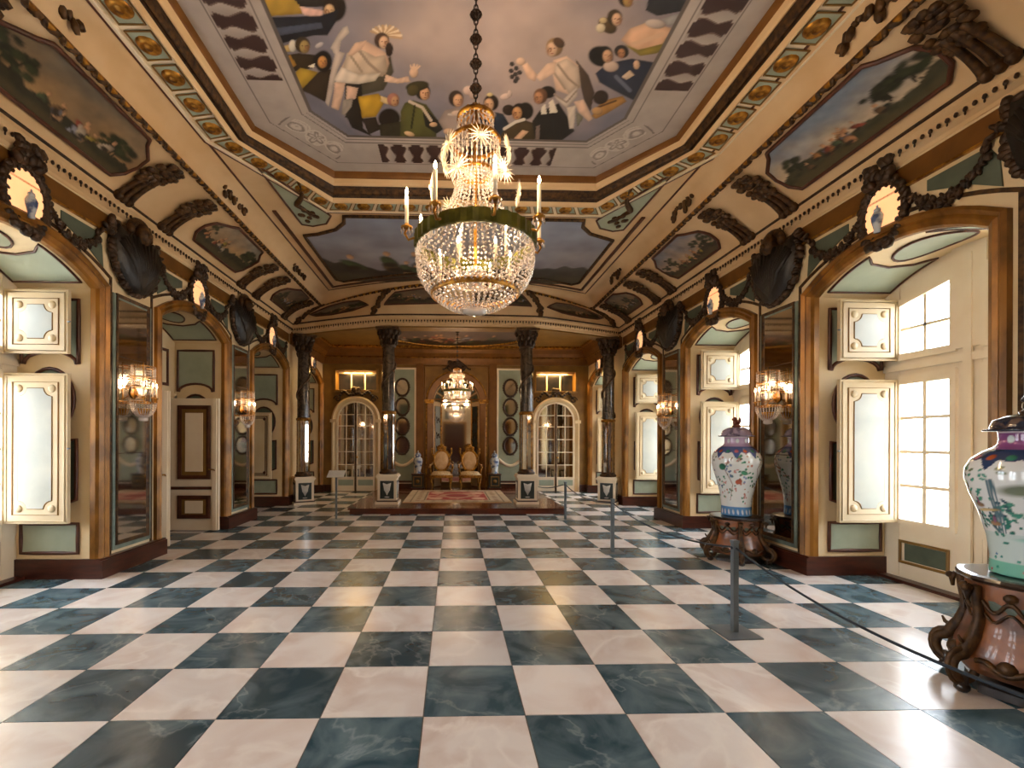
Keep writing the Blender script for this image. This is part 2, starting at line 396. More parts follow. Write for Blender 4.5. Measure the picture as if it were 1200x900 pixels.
for x in (-2.9, XC, 3.4):
    d_ = obj('back_door', MB().box(x - .75, x + .75, YB, YB + .03, 0, 2.9), 'mahogany', WB); obj('border', MB().sweep([(x + .8, YB, 0), (x + .8, YB, 2.95), (x - .8, YB, 2.95), (x - .8, YB, 0)], [(-.08, 0), (-.08, .06), (.04, .06), (.04, 0)], (0, 1, 0)), 'gilt', d_)
    obj('over_panel', MB().box(x - .7, x + .7, YB, YB + .03, 3.2, 4.2), 'green_dark', WB)
obj('ceiling_roof', MB().box(XL - 1, XR + 1, YB - .3, YF + .6, ZTOP, ZTOP + .1), 'cream', kind='structure')

# ------------------------------------------------------------------ ceiling of the hall
OX, OY = .35, 1.22                                       # centre of the octagon
Z_F, Z_P = 5.25, 5.5
def octo(hw, hl, ay, bx): return [(OX - bx, OY - hl), (OX + bx, OY - hl), (OX + hw, OY - ay), (OX + hw, OY + ay), (OX + bx, OY + hl), (OX - bx, OY + hl), (OX - hw, OY + ay), (OX - hw, OY - ay)]
OUT = octo(3.14, 3.33, 1.70, 2.17); OIN = octo(2.84, 3.05, 1.62, 2.02); PNT = octo(2.64, 2.72, 1.80, 1.90)
NE = 32
def halfE(): return (XR - XL) / 2 - .10
def Ye(x):
    a = abs(x); return 7.93 + .05 * (a / 1.8) ** 2 if a < 1.8 else 7.98 + .97 * min(1, (a - 1.8) / 2.36) ** 1.15
def Yg(x): return 7.6 + 1.2 * (abs(x) / 3.4) ** 1.6
def Zg(x): return 5.19 - .22 * (abs(x) / 3.4) ** 2
def Yf(x): return 7.45 + .95 * (abs(x) / 3.12) ** 1.6
HE, HG, HF = 4.165, 3.395, 3.12
Y0 = YB
SIDE = 40
def line3(h, yfn, zfn):
    yc = yfn(h); zc = zfn(h); ys = np.linspace(Y0, yc, SIDE)
    l = [(XC - h, y, zc) for y in ys]
    l += [(XC + x, yfn(x), zfn(x)) for x in np.linspace(-h, h, NE + 1)[1:-1]]
    return l + [(XC + h, y, zc) for y in ys[::-1]]
LE = line3(HE, Ye, lambda x: 4.55); LG = line3(HG, Yg, Zg); LF = line3(HF, Yf, lambda x: Z_F)
def bez(e, g, t):
    c = (e[0] + (g[0] - e[0]) * .28, e[1] + (g[1] - e[1]) * .28, e[2] + (g[2] - e[2]) * .74)
    return tuple((1 - t) ** 2 * e[i] + 2 * t * (1 - t) * c[i] + t * t * g[i] for i in range(3))
cb = MB(); cb.loft([[bez(e, g, t) for e, g in zip(LE, LG)] for t in np.linspace(0, 1, 9)])
def bez2(g, f, t):
    c = (g[0], g[1], f[2] - .04); return tuple((1 - t) ** 2 * g[i] + 2 * t * (1 - t) * c[i] + t * t * f[i] for i in range(3))
cb.loft([[bez2(g, f, t) for g, f in zip(LG, LF)] for t in np.linspace(0, 1, 6)])
# flat field between the curved edge and the octagon
outer = [(x, y) for x, y, z in LF]
def ray_hit(poly, a):
    dx, dy = math.cos(a), math.sin(a); best = None
    for i in range(len(poly)):
        (x0, y0), (x1, y1) = poly[i], poly[(i + 1) % len(poly)]; ex, ey = x1 - x0, y1 - y0; d = dx * ey - dy * ex
        if abs(d) < 1e-9: continue
        t = ((x0 - OX) * ey - (y0 - OY) * ex) / d; u = ((x0 - OX) * dy - (y0 - OY) * dx) / d
        if t > 0 and -1e-6 <= u <= 1 + 1e-6 and (best is None or t > best): best = t
    return (OX + dx * best, OY + dy * best)
angs = sorted(set([round(math.atan2(y - OY, x - OX), 5) for x, y in OUT] + [round(math.atan2(y - OY, x - OX), 5) for x, y in outer[SIDE - 1:SIDE + NE]] + [round(math.atan2(outer[q][1] - OY, outer[q][0] - OX), 5) for q in (0, -1)] + [round(-PI + 2 * PI * i / 120, 5) for i in range(120)]))
A_ = [(*ray_hit(OUT, a), Z_F) for a in angs]; B_ = [(*ray_hit(outer, a), Z_F) for a in angs]
cb.loft([A_, B_], smooth=False, closed=True)
CEIL = obj('ceiling', cb, 'ceil_cream', kind='structure')
oct3 = lambda o, z: [(x, y, z) for x, y in o]
# raised rims, tile band and stepped frame of the octagon (up = -z, side>0 = inwards)
obj('band_rim', MB().sweep(oct3(OUT, Z_F), [(-.05, 0), (-.05, .02), (-.02, .03), (.0, .03), (.0, -.02)], (0, 0, -1), closed=True), 'cream_light', CEIL)
obj('band_line', MB().sweep(oct3(OUT, Z_F), [(-.075, 0), (-.075, .02), (-.05, .02), (-.05, 0)], (0, 0, -1), closed=True), 'brown', CEIL)
bb = MB(); bb.loft([oct3(OUT, Z_F - .001), oct3(OIN, Z_F - .001)], False, True); obj('tile_band', bb, 'cream_light', CEIL)
def lerp_oct(t): return [(a[0] + (b[0] - a[0]) * t, a[1] + (b[1] - a[1]) * t) for a, b in zip(OIN, PNT)]
def step(t0, z0, t1, z1, name, mt, bulge=0):
    mb = MB(); ls = []
    for q in (0, .33, .66, 1):
        t = t0 + (t1 - t0) * q; z = z0 + (z1 - z0) * q - bulge * math.sin(PI * q); ls.append(oct3(lerp_oct(t), z))
    mb.loft(ls, False, True); obj(name, mb, mt, CEIL)
step(0, Z_F - .001, .06, Z_F - .05, 'frame_step', 'ceil_cream'); step(.06, Z_F - .05, .3, Z_F - .01, 'frame_step', 'ceil_cream', .02)
step(.3, Z_F - .01, .36, Z_F + .03, 'frame_line', 'carved'); step(.36, Z_F + .03, .62, Z_F + .07, 'frame_moulding', 'gilt_dark', .04)
step(.62, Z_F + .07, .66, Z_F + .1, 'frame_line', 'carved'); step(.66, Z_F + .1, .88, Z_F + .17, 'frame_step', 'ceil_cream', .03)
step(.88, Z_F + .17, 1.02, Z_P, 'frame_moulding', 'gold_band', .02)
# green coffers with gilt rosettes along the octagon band
ros = MB(); ros.lathe([(.0, -.035), (.03, -.035), (.04, -.02), (.06, -.03), (.085, -.026), (.1, -.01), (.105, 0)], 14); rosm = ros.mesh('rosette'); rosm.materials.append(MATS['gilt'])
for i in range(8):
    a = Vector(OUT[i]); b = Vector(OUT[(i + 1) % 8]); c = Vector(OIN[i]); d = Vector(OIN[(i + 1) % 8])
    if (a.y + b.y) / 2 < -1: continue
    ln = (b - a).length; n = max(2, round(ln / (.36 if abs(a.y - b.y) < 1e-6 else .40)))
    for k in range(n):
        t0 = (k + .09) / n; t1 = (k + .91) / n
        q = [a.lerp(b, t0), a.lerp(b, t1), c.lerp(d, t1), c.lerp(d, t0)]
        q = [q[0].lerp(q[3], .13), q[1].lerp(q[2], .13), q[2].lerp(q[1], .1), q[3].lerp(q[0], .1)]; ctr = sum(q, Vector((0, 0))) / 4
        cf = obj('coffer', MB().slab([tuple(p - ctr) for p in q], -.012, 0), 'green', CEIL, (ctr.x, ctr.y, Z_F - .001))
        obj('coffer_edge', MB().sweep([(*(p - ctr), -.012) for p in q], [(-.006, 0), (-.006, .01), (.006, .01), (.006, 0)], (0, 0, -1), closed=True), 'ochre', cf)
        ro = obj('rosette', rosm, None, cf, (0, 0, -.01)); ro.scale = (1, 1, 1)

# ------------------------------------------------------------------ painted canvases of the ceiling
def paint_centre(U, V, X):
    u, v = to_px(X); u = np.where(V > .3, u, -999.); v = np.where(V > .3, v, -999.)
    n = fnoise(U, V, 1.1, 5)[..., None]; n2 = fnoise(U, V, 3.5, 9)[..., None]
    r = np.hypot(U - OX - .3, V - OY - .4)[..., None]
    warm, cool = np.array(L('#a08f8b')), np.array(L('#6b6a78'))
    c = warm + (cool - warm) * np.clip(r / 2.3 + (n - .5) * 1.4, 0, 1); c *= .82 + .36 * n2
    p = Paint(u, v, c); E = p.ell; Ln = p.line; SKIN = '#c2a18c'
    def G(pts, col, amt=.5): p.gpoly(pts, col, amt)
    def head(x, y, r, f=1, hair='#241810', skin='#c49672'):
        E(x - .2 * r * f, y - .2 * r, 1.2 * r, 1.3 * r, hair); E(x + .12 * r * f, y + .12 * r, .82 * r, 1.08 * r, skin, 0, .25, .5); E(x + .62 * r * f, y + .25 * r, .3 * r, .8 * r, '#7a5238', 0, .9, 0)
        for q in (-.28, .34): E(x + (.12 * f + q) * r, y - .02 * r, .15 * r, .1 * r, '#2a1a14', 0, .5, 0)
        Ln([(x + .2 * r * f, y), (x + .28 * r * f, y + .4 * r)], .09 * r, '#8a5c40'); E(x + .15 * r * f, y + .66 * r, .26 * r, .09 * r, '#7c3e34', 0, .5, 0)
    # robed crowd behind the rail, door side
    G([(300, -8), (345, -6), (362, 16), (308, 20)], '#a07f30'); G([(340, -6), (395, -8), (380, 8), (352, 8)], '#26201c'); G([(350, 7), (380, 12), (378, 21), (356, 18)], '#cfa79c'); E(392, 9, 15, 18, '#22170e'); head(387, 12, 8.5, -1, '#2a1c10', '#c9a780')
    G([(304, 20), (375, 18), (398, 10), (394, 26), (384, 42), (368, 42), (320, 54), (310, 44)], '#1e1e26'); G([(312, 34), (376, 26), (379, 33), (317, 44)], '#444a5a', .3)
    G([(320, 57), (342, 51), (344, 60), (322, 63)], '#b89a60'); E(343, 54, 5, 8, '#cfc8b8'); head(356, 54, 8, 1, '#3a2c18', '#9c8550'); E(374, 53, 6, 3, '#b8b0b0', -.5)
    G([(322, 66), (350, 62), (370, 64), (368, 80), (345, 84), (332, 90)], '#332616'); G([(328, 68), (340, 64), (348, 76), (340, 82)], '#a0752a')
    G([(337, 92), (352, 79), (373, 84), (367, 97), (352, 106), (340, 98)], '#a5862c', .7); G([(352, 106), (373, 84), (389, 80), (389, 100), (381, 120), (362, 110)], '#33271a'); E(379, 72, 11, 14, '#140e0a'); head(377, 72, 7.5, 1, '#140e0a', '#c08a4e'); G([(360, 78), (369, 74), (368, 80)], '#d8ccb8', .1)
    # tall draped figure in a feather crown holding out a hand
    G([(438, 86), (458, 64), (462, 84), (450, 106), (424, 112), (418, 100)], '#474234'); G([(404, 96), (424, 96), (426, 140), (404, 138)], '#1e1a17')
    for a in range(-6, 7): Ln([(451, 42), (451 + 19 * math.sin(a * .22 + .3), 44 - 14 * math.cos(a * .22 + .3))], 1.8, '#d2bda0' if a % 2 else '#a5876a')
    G([(396, 40), (402, 32), (407, 30), (410, 38), (400, 48), (398, 60), (405, 62), (396, 82), (389, 112), (385, 126), (381, 120), (386, 90), (392, 64), (387, 56)], '#b5a69c', .6)
    G([(398, 82), (408, 62), (413, 54), (428, 47), (437, 52), (444, 56), (453, 62), (457, 74), (452, 88), (424, 92)], SKIN, .55); G([(406, 62), (420, 56), (440, 66), (452, 64), (454, 84), (446, 90), (420, 90), (400, 86)], '#b3a08e', .6); Ln([(420, 58), (432, 74), (448, 88)], 2.2, '#8f7d6e'); Ln([(410, 64), (424, 84)], 1.8, '#94826f')
    G([(407, 64), (416, 50), (430, 47), (424, 58), (412, 66)], SKIN); head(449, 49, 8, 1, '#3a271c', '#c4a084'); E(456, 58, 5, 9, '#2c1e18')
    G([(391, 93), (400, 78), (420, 87), (447, 85), (440, 95), (420, 99), (394, 97)], '#c2b4a6', .6); G([(392, 96), (405, 97), (402, 112), (397, 130), (388, 126), (391, 108)], SKIN); G([(406, 100), (420, 103), (417, 116), (405, 119)], SKIN); G([(402, 117), (414, 115), (410, 138), (400, 134)], '#8c8278')
    G([(452, 87), (466, 92), (478, 89), (481, 96), (466, 98), (450, 96)], SKIN); E(485, 85, 5.5, 7, '#c9a68c')
    for q in (-5, -1, 3, 6): Ln([(485, 84), (486 + q, 75 + abs(q) * .4)], 1.3, '#c9a68c')
    # bending man in yellow, dark companion, man in a green coat
    G([(404, 134), (424, 110), (426, 150), (440, 162), (412, 150)], '#1c1612'); G([(419, 113), (444, 109), (451, 120), (441, 137), (424, 139), (422, 126)], '#b08a26', .7); G([(424, 139), (441, 137), (446, 152), (432, 158)], '#2a2018'); G([(446, 112), (458, 116), (455, 123), (446, 119)], '#bda276'); head(462, 118, 6.5, 1, '#a06a5c', '#b08460'); E(456, 139, 14, 13, '#1f1711'); G([(444, 146), (470, 142), (474, 164), (446, 164)], '#2e2818')
    G([(469, 130), (474, 120), (484, 117), (500, 122), (513, 140), (523, 149), (512, 155), (512, 164), (468, 164)], '#504f24', .7); G([(494, 124), (506, 134), (523, 149), (512, 157), (498, 148)], '#1a1814'); Ln([(480, 119), (495, 126), (505, 141)], 2.2, '#b8a694'); Ln([(486, 124), (482, 150)], 1.5, '#2c2c14'); E(508, 146, 5, 3, '#c6a27e'); E(480, 157, 7, 3, '#c6a27e', .3); head(497, 109, 8, 1, '#1f160e'); E(489, 101, 15, 6.5, '#39331a', -.15); E(484, 106, 8, 7, '#4c4424', -.4)
    # two ladies with plumes
    G([(513, 142), (521, 129), (536, 125), (551, 132), (552, 166), (524, 160)], '#8f7f78', .6); Ln([(526, 134), (546, 136)], 1.6, '#bdb0a6'); E(536, 133, 8, 4, '#c9b0a0'); head(536, 117, 8, 1, '#33231a', '#c89a76'); E(549, 106, 7, 6, '#c7aca0'); E(554, 110, 5, 7, '#b49a90'); E(526, 154, 7, 4, '#c5a184')
    G([(561, 138), (572, 129), (590, 133), (601, 152), (590, 166), (568, 160)], '#26303f', .6); E(572, 135, 10, 6, '#c9a896'); head(574, 122, 8, -1, '#2f2117', '#cba07c'); E(574, 111, 4, 2.5, '#c9b27a'); E(592, 113, 7, 4, '#c9b0a6', -.3); E(597, 110, 3, 5, '#bba59c')
    # men at the rail and a lawyer in black
    E(596, 129, 8, 7, '#2d1e14'); G([(584, 162), (594, 147), (611, 139), (626, 144), (628, 168), (586, 168)], '#43351c', .6); E(616, 130, 10, 11, '#1b130d'); head(607, 132, 8, -1, '#1b130d', '#c08e60'); Ln([(591, 151), (604, 143), (614, 140)], 2.2, '#c9c0b4'); G([(602, 162), (612, 152), (620, 154), (608, 166)], '#c79f80'); E(594, 166, 8, 3, '#bcb0a0')
    G([(623, 142), (632, 129), (641, 127), (655, 120), (668, 140), (674, 154), (652, 170), (634, 170), (626, 162)], '#15110f', .3); G([(634, 126), (639, 121), (641, 134), (634, 134)], '#c9bfb2', .2); G([(643, 120), (648, 116), (654, 132), (644, 133)], '#c9bfb2', .2); E(642, 108, 10, 8, '#1c1510'); head(632, 114, 7.5, -1, '#6a4a34', '#b07e5c'); G([(628, 148), (633, 146), (632, 170), (627, 168)], '#6a5a54')
    # standing draped woman lifting grapes
    G([(674, 68), (690, 88), (697, 108), (692, 132), (684, 117), (680, 100)], '#41342a', .4); G([(647, 86), (648, 70), (664, 65), (678, 76), (681, 100), (668, 112), (651, 106)], '#cbab96', .5); G([(650, 74), (664, 68), (678, 78), (681, 100), (668, 112), (656, 96), (648, 88)], '#b9a595', .55); Ln([(654, 76), (666, 92), (678, 102)], 1.8, '#8e7b6c'); Ln([(650, 86), (662, 104)], 1.6, '#978474')
    G([(627, 90), (641, 74), (652, 72), (650, 86), (633, 96)], '#cbab96'); G([(611, 76), (618, 73), (630, 88), (627, 96), (618, 92)], '#c6a48e'); E(610, 72, 6, 5, '#c9a993'); head(648, 57, 9, -1, '#8a6d4a', '#c8a58a'); E(655, 50, 8, 6, '#4a3524', .6)
    for gx, gy in ((600, 75), (605, 80), (599, 83), (604, 87), (609, 85), (606, 92), (600, 90), (604, 95)): E(gx, gy, 3.2, 3.2, '#2e2a2a', 0, .3, .9)
    G([(648, 108), (660, 116), (677, 100), (677, 113), (664, 127), (652, 117)], '#c8b8ac', .6); Ln([(650, 111), (664, 120), (676, 106)], 1.3, '#8f7f74'); G([(672, 119), (684, 116), (695, 139), (690, 143), (678, 132)], '#cbab96'); G([(664, 126), (675, 123), (673, 151), (667, 151)], '#bfb0a2'); G([(675, 130), (684, 138), (676, 150)], '#6d6a5c')
    # window side: reclining lady in a shawl, hooded woman in blue, others
    G([(756, 12), (762, -6), (815, -6), (806, 12), (770, 19)], '#26262b'); G([(775, 22), (806, 12), (796, 30), (782, 30)], '#8e8c8c'); head(735, 0, 8, 1, '#1a1410', '#a08048')
    G([(727, 47), (738, 33), (760, 25), (792, 34), (788, 52), (764, 64), (744, 60)], '#c49c80', .6); G([(728, 50), (748, 58), (776, 51), (786, 34), (793, 44), (770, 63), (750, 66)], '#8c7c2e', .7); E(768, 28, 13, 6, '#b8a8a0', .1); Ln([(742, 52), (760, 46), (776, 40)], 3.4, '#c9a488'); E(712, 30, 13, 9, '#4a3a20', .6); head(722, 22, 8, 1, '#33260f', '#c8a284'); E(704, 33, 6, 6, '#c2b49a'); E(707, 24, 5, 4, '#b8a27a')
    G([(697, 86), (711, 74), (740, 68), (770, 73), (760, 98), (742, 118), (720, 107), (702, 97)], '#23283a', .5); E(704, 66, 16, 13, '#13100f', .2); E(716, 78, 10, 7, '#b8a294'); E(728, 60, 9, 8, '#1c1511'); head(729, 62, 6, -1, '#1c1511', '#a87650'); head(711, 65, 8, 1, '#13100f', '#c09878'); G([(728, 90), (738, 82), (744, 88), (734, 94)], '#bda690'); E(746, 76, 4, 6, '#c7a284'); Ln([(722, 90), (738, 106)], 3, '#5c6274')
    G([(693, 136), (705, 118), (730, 112), (735, 119), (712, 133), (698, 140)], '#a0743a', .7); E(704, 114, 10, 9, '#2c1d14', -.4); Ln([(700, 126), (722, 118)], 1.4, '#5a3d20'); E(700, 130, 7, 5, '#b98e5e')
    c = p.c
    # painted stone balustrade round the edge
    n = len(PNT); D = np.full(U.shape, 9.); S = np.zeros_like(U); K = np.zeros(U.shape, int); LEN = np.zeros_like(U)
    for i in range(n):
        (x0, y0), (x1, y1) = PNT[i], PNT[(i + 1) % n]; ln = math.hypot(x1 - x0, y1 - y0); tx, ty = (x1 - x0) / ln, (y1 - y0) / ln
        d = (U - x0) * (-ty) + (V - y0) * tx; w = d < D; D = np.where(w, d, D); S = np.where(w, (U - x0) * tx + (V - y0) * ty, S); K = np.where(w, i, K); LEN = np.where(w, ln, LEN)
    st = np.array(L('#a59a93')); g = st * (.9 + .25 * fnoise(U, V, 6, 3))[..., None]
    def put(mask, col): c[mask] = (np.asarray(col) if np.ndim(col) == 2 else np.broadcast_to(col, (int(mask.sum()), 3)))
    m_ = D < .78; put(m_, g[m_])
    put((D > .75) & (D < .79), L('#5d5450')); put((D > .635) & (D < .65), L('#6b625e')); put((D > .70) & (D < .712), L('#7d746f')); put((D > .2) & (D < .212), L('#675e59'))
    per = .235; ph = (S / per) % 1; h = np.clip((D - .23) / .39, 0, 1)
    prof = .12 + .17 * np.exp(-((h - .38) / .2) ** 2) + .12 * (h < .08) + .14 * (h > .9) - .05 * np.exp(-((h - .78) / .1) ** 2)
    straight = (K % 2 == 0); inz = (D > .23) & (D < .62) & straight & (S > .72) & (S < LEN - .72); mid = (np.abs(S - LEN / 2) < .16) & (K == 4) & False
    gap = inz & (np.abs(ph - .5) > prof) & ~mid
    put(gap, L('#3a2422')); bal = inz & ~gap; sh = (.75 + .55 * (ph - .35))[..., None] * st
    put(bal, np.clip(sh[bal] * 1.12, 0, 1)); put(inz & (np.abs(np.abs(ph - .5) - prof) < .03), L('#6a5850'))
    dg = (~straight) & (D > .27) & (D < .58); q = (np.abs(S - LEN / 2) / (LEN / 2))
    dd = np.min([np.hypot(S - LEN / 2 - k_ * .27, (D - .425) * (1.0 if k_ == 0 else 1.15) - .03 * np.sin(k_ * 2 + S * 9)) for k_ in (-1, 0, 1)], 0); w1 = np.sin(dd * 62 + 2.5 * np.sin(np.arctan2(D - .425, S - LEN / 2) * 5) * (dd < .12)); rel = dg & (q < .62) & (dd < .15) & (np.abs(w1) > .45)
    put(rel & (w1 > 0), L('#bdb3aa')); put(rel & (w1 < 0), L('#857b75'))
    put((~straight) & (np.abs(np.abs(S - LEN / 2) - LEN * .36) < .012) & (D > .25) & (D < .6), L('#756b66'))
    return c
vs = np.concatenate([np.linspace(OY - 2.7199, .85, 24), np.linspace(.86, OY + 2.7199, 300)])
canvas('ceiling_painting', PNT, lambda U, V: np.stack([U, V, np.full_like(U, Z_P)], -1), paint_centre, 400, vs, flip=True,
       label='great octagonal ceiling painting of figures leaning over a stone balustrade', cat='painting')

def landscape(seed, sky='#8b93a6', low='#c0a58c', ground='#3a3222', figs=6, trees=6):
    rs = random.Random(seed); hh = rs.uniform(.30, .42); xm = rs.uniform(.4, .6)
    S = [(xm + rs.gauss(0, .13), hh + rs.uniform(-.14, .06), rs.choice(['#a8743f', '#b9855c', '#8a3f2c', '#8d8f9c', '#6c5236', '#c79d74', '#4a5a3a', '#9c8a3a', '#b8a894']), rs.uniform(-.5, .5), rs.uniform(.8, 1.4)) for _ in range(figs + 4)]
    T_ = [(rs.choice([rs.uniform(0, .3), rs.uniform(.7, 1)]), rs.uniform(.02, .1), rs.uniform(.05, .1)) for _ in range(trees)]
    def f(U, V, X, nrm):
        a, b = nrm; sk, lo, gr = np.array(L(sky)), np.array(L(low)), np.array(L(ground))
        c = lo + (sk - lo) * np.clip((b - hh) * 1.6 + 1.1 * (fnoise(a * 2.4, b, 2.2, seed) - .5), 0, 1)[..., None]
        p = Paint(a, b, c * (.62 + .76 * fnoise(a * 3, b * 1.5, 4, seed + 7))[..., None])
        hor = hh + .3 * (fnoise(a * 2, b * 0, 3, seed + 3) - .5) + .06 * (vnoise(a, b * 0, 30, seed) - .5)
        g2 = (gr * .6 + np.array(L('#6a5a34')) * .55)
        p.mix(np.clip((hor - b) / .025, 0, 1), gr); p.c = np.where((b < hor)[..., None], p.c * (.5 + 1.1 * fnoise(a * 5, b * 3, 5, seed + 5))[..., None], p.c); p.mix(np.clip((hor * .6 - b) / .1, 0, 1) * .55, g2)
        for x, y, r in T_:
            p.line([(x, hh - .05), (x + .01, hh + y + .1)], .006, '#2a1e14')
            for q in range(9): p.ell(x + rs.gauss(0, r * .6), hh + .12 + y + rs.gauss(0, .08), r * .5, r * .9, rs.choice(['#262b18', '#333a20', '#1e2214']), rs.uniform(-.5, .5), .5, .5)
        for x, y, k, ro, z in S: p.ell(x, y, .026 * z, .085 * z, k, ro, .3, .7); p.ell(x + .02 * rs.uniform(-1, 1), y - .05, .03 * z, .04 * z, '#2c2118', 0, .5, .3); p.ell(x, y + .105 * z, .0115 * z, .035 * z, '#c4946c', 0, .3)
        return p.c
    return f
def framed(name, poly, fn, land, nu, nv, step_, rad, flip, label, cat='painting', group=None, fmat='brown'):
    u0, u1 = min(p[0] for p in poly), max(p[0] for p in poly); v0, v1 = min(p[1] for p in poly), max(p[1] for p in poly)
    root = canvas(name, poly, fn, lambda U, V, X: land(U, V, X, ((U - u0) / (u1 - u0), ((v1 - V) if name == 'ceiling_painting' else (V - v0)) / (v1 - v0))), nu, nv, flip=flip, label=label, cat=cat, group=group)
    d = dense(poly, step_); P = fn(np.array([p[0] for p in d]), np.array([p[1] for p in d]))
    obj('frame', MB().tube([tuple(p) for p in P], rad, 6, closed=True), fmat, root)
    return root
# side coves
def cove_fn(side, off):
    sg = 1 if side == 'left' else -1; x0 = XC - sg * HE; x1 = XC - sg * HG
    def fn(U, V):
        e = np.array([x0, 4.55]); g = np.array([x1, Zg(HG)]); c = e + (g - e) * np.array([.28, .74])
        t = V[..., None]; q = (1 - t) ** 2 * e + 2 * t * (1 - t) * c + t * t * g
        d = 2 * (1 - t) * (c - e) + 2 * t * (g - c); nx, nz = d[..., 1], -d[..., 0]; l = np.hypot(nx, nz)
        nx, nz = nx / l * sg, -np.abs(nz / l)
        return np.stack([q[..., 0] + nx * off, U, q[..., 1] + nz * off], -1)
    return fn
def cartouche(y, ln, t0=.2, t1=.92):
    h = ln / 2; return [(y - h, .55), (y - h + .02, .35), (y - h + .12, t0), (y + h - .12, t0), (y + h - .02, .35), (y + h, .55), (y + h - .05, .72), (y + h - .25, t1 - .07), (y + h - .32, t1), (y - h + .32, t1), (y - h + .25, t1 - .07), (y - h + .05, .72)]
SK = {('left', 0): ('#6b6152', '#9a7a52', '#2e2a1a'), ('right', 0): ('#7f8b9c', '#c7b294', '#3c3a26'), ('left', 1): ('#8a8378', '#a98a64', '#2c2a1c'), ('right', 1): ('#767c8a', '#b0957a', '#3a3226'), ('left', 2): ('#5c5148', '#7c6248', '#2a2218'), ('right', 2): ('#6a6258', '#8a7358', '#33291e')}
LBL = {('left', 0): 'dark landscape painting in the ceiling cove above the bright shuttered window bay facing the vases', ('right', 0): 'blue sky landscape painting in the ceiling cove above the window beside the large vase',
       ('left', 1): 'oblong pastoral painting in the ceiling cove above the open cream door', ('right', 1): 'grey sky pastoral painting in the ceiling cove above the second window from the large vase',
       ('left', 2): 'small dark cove painting past the open cream door next to the columns', ('right', 2): 'small dark cove painting above the window beside the wall column on the window side'}
for side in ('left', 'right'):
    for k, (yc, ln) in enumerate(((1.85, 1.85), (5.0, 1.55), (7.75, 1.2))):
        framed('cove_painting', cartouche(yc, ln), cove_fn(side, .02), landscape(11 + k * 3 + (side == 'left'), *SK[(side, k)], figs=8), 90, 34, .08, .022, side == 'left', LBL[(side, k)])
# end field of the flat ceiling: large painting with a curved edge, and the green corner panels
def flat_fn(off): return lambda U, V: np.stack([U, V, np.full_like(U, Z_F - off)], -1)
endp = [(OX - 1.95, 4.72), (OX + 1.95, 4.72), (OX + 2.0, 4.95), (OX + 2.2, 5.2), (OX + 2.55, 5.38), (XC + 2.75, 5.45), (XC + 2.75, 7.62)] + [(XC + x, Yf(x) - .42) for x in np.linspace(2.6, -2.6, 15)] + [(XC - 2.75, 7.62), (XC - 2.75, 5.45), (OX - 2.55, 5.38), (OX - 2.2, 5.2), (OX - 2.0, 4.95)]
framed('ceiling_painting', endp, flat_fn(.012), landscape(41, '#8b93a8', '#8f8a90', '#3c3834', 22, 0), 150, 90, .15, .035, True, 'cloudy ceiling painting with curved lower edge between octagon frame and columns', fmat='gilt_dark')
obj('field_moulding', MB().sweep([(XC + x, Yf(x) - .17, Z_F) for x in np.linspace(2.95, -2.95, 24)] + [(XC - 2.95, 4.6, Z_F), ], [(-.03, 0), (-.03, .02), (.03, .02), (.03, 0)], (0, 0, -1)), 'brown', CEIL)
obj('field_moulding', MB().sweep([(XC + 2.95, 4.6, Z_F), (XC + 2.95, Yf(2.95) - .17, Z_F)], [(-.03, 0), (-.03, .02), (.03, .02), (.03, 0)], (0, 0, -1)), 'brown', CEIL)
for sg in (-1, 1):
    tri = [(2.78, 3.35), (2.72, 5.02), (2.55, 5.08), (2.3, 4.98), (2.16, 4.72), (2.2, 4.62)]
    pts = [(OX + sg * x, y) for x, y in tri]
    if sg > 0: pts = pts
    else: pts = pts[::-1]
    cp = obj('corner_panel', MB().slab(pts, Z_F - .014, Z_F - .002), 'green', CEIL)
    obj('border', MB().tube([(x, y, Z_F - .014) for x, y in dense(pts, .2)], .018, 6, closed=True), 'brown', cp)
    sw = MB(); cx, cy = OX + sg * 2.5, 4.62
    sw.tube([(cx + sg * (.08 * math.cos(a) * (1 - a / 9) + .01 * a), cy - .25 + .16 * a - .1 * math.sin(a), Z_F - .02) for a in np.linspace(-3.5, 2.6, 22)], [.018 + .03 * math.sin(PI * i / 21) for i in range(22)], 6)
    for q in range(11): sw.blob((cx + sg * random.Random(q).uniform(-.15, .15), cy + random.Random(q + 9).uniform(-.1, .3), Z_F - .02), (.045, .06, .015))
    obj('arabesque', sw, 'gilt_dark', cp)
# garland along the foot of the scotia, dark line and dentils along the cornice
gm = MB(); rs = random.Random(4)
def walk(line, d):
    P = [Vector(p) for p in line]; out = []; acc = 0
    for a, b in zip(P[:-1], P[1:]):
        ln = (b - a).length; t = acc
        while t < ln: out.append((a.lerp(b, t / ln), (b - a).normalized())); t += d
        acc = t - ln
    return out
for i, (p, t) in enumerate(walk(LG, .085)):
    if p.y < -1.5: continue
    inw = Vector((OX - p.x, OY - p.y, 0)).normalized() if False else Vector((-t.y, t.x, 0)) * -1
    ang = math.atan2(t.y, t.x) + (.7 if i % 2 else -.7)
    gm.blob((p.x, p.y, p.z - .012), (.062, .03, .03), ang, 'z', 6, 4)
    if i % 3 == 0: gm.blob((p.x, p.y, p.z - .03), (.022, .022, .022), 0, 'z', 6, 4)
obj('garland_moulding', gm, 'gilt_dark', CEIL, kind='stuff')
obj('scotia_line', MB().tube(LG, .03, 6), 'gilt', CEIL)
obj('field_edge', MB().tube(LF, .016, 5), 'brown', CEIL)
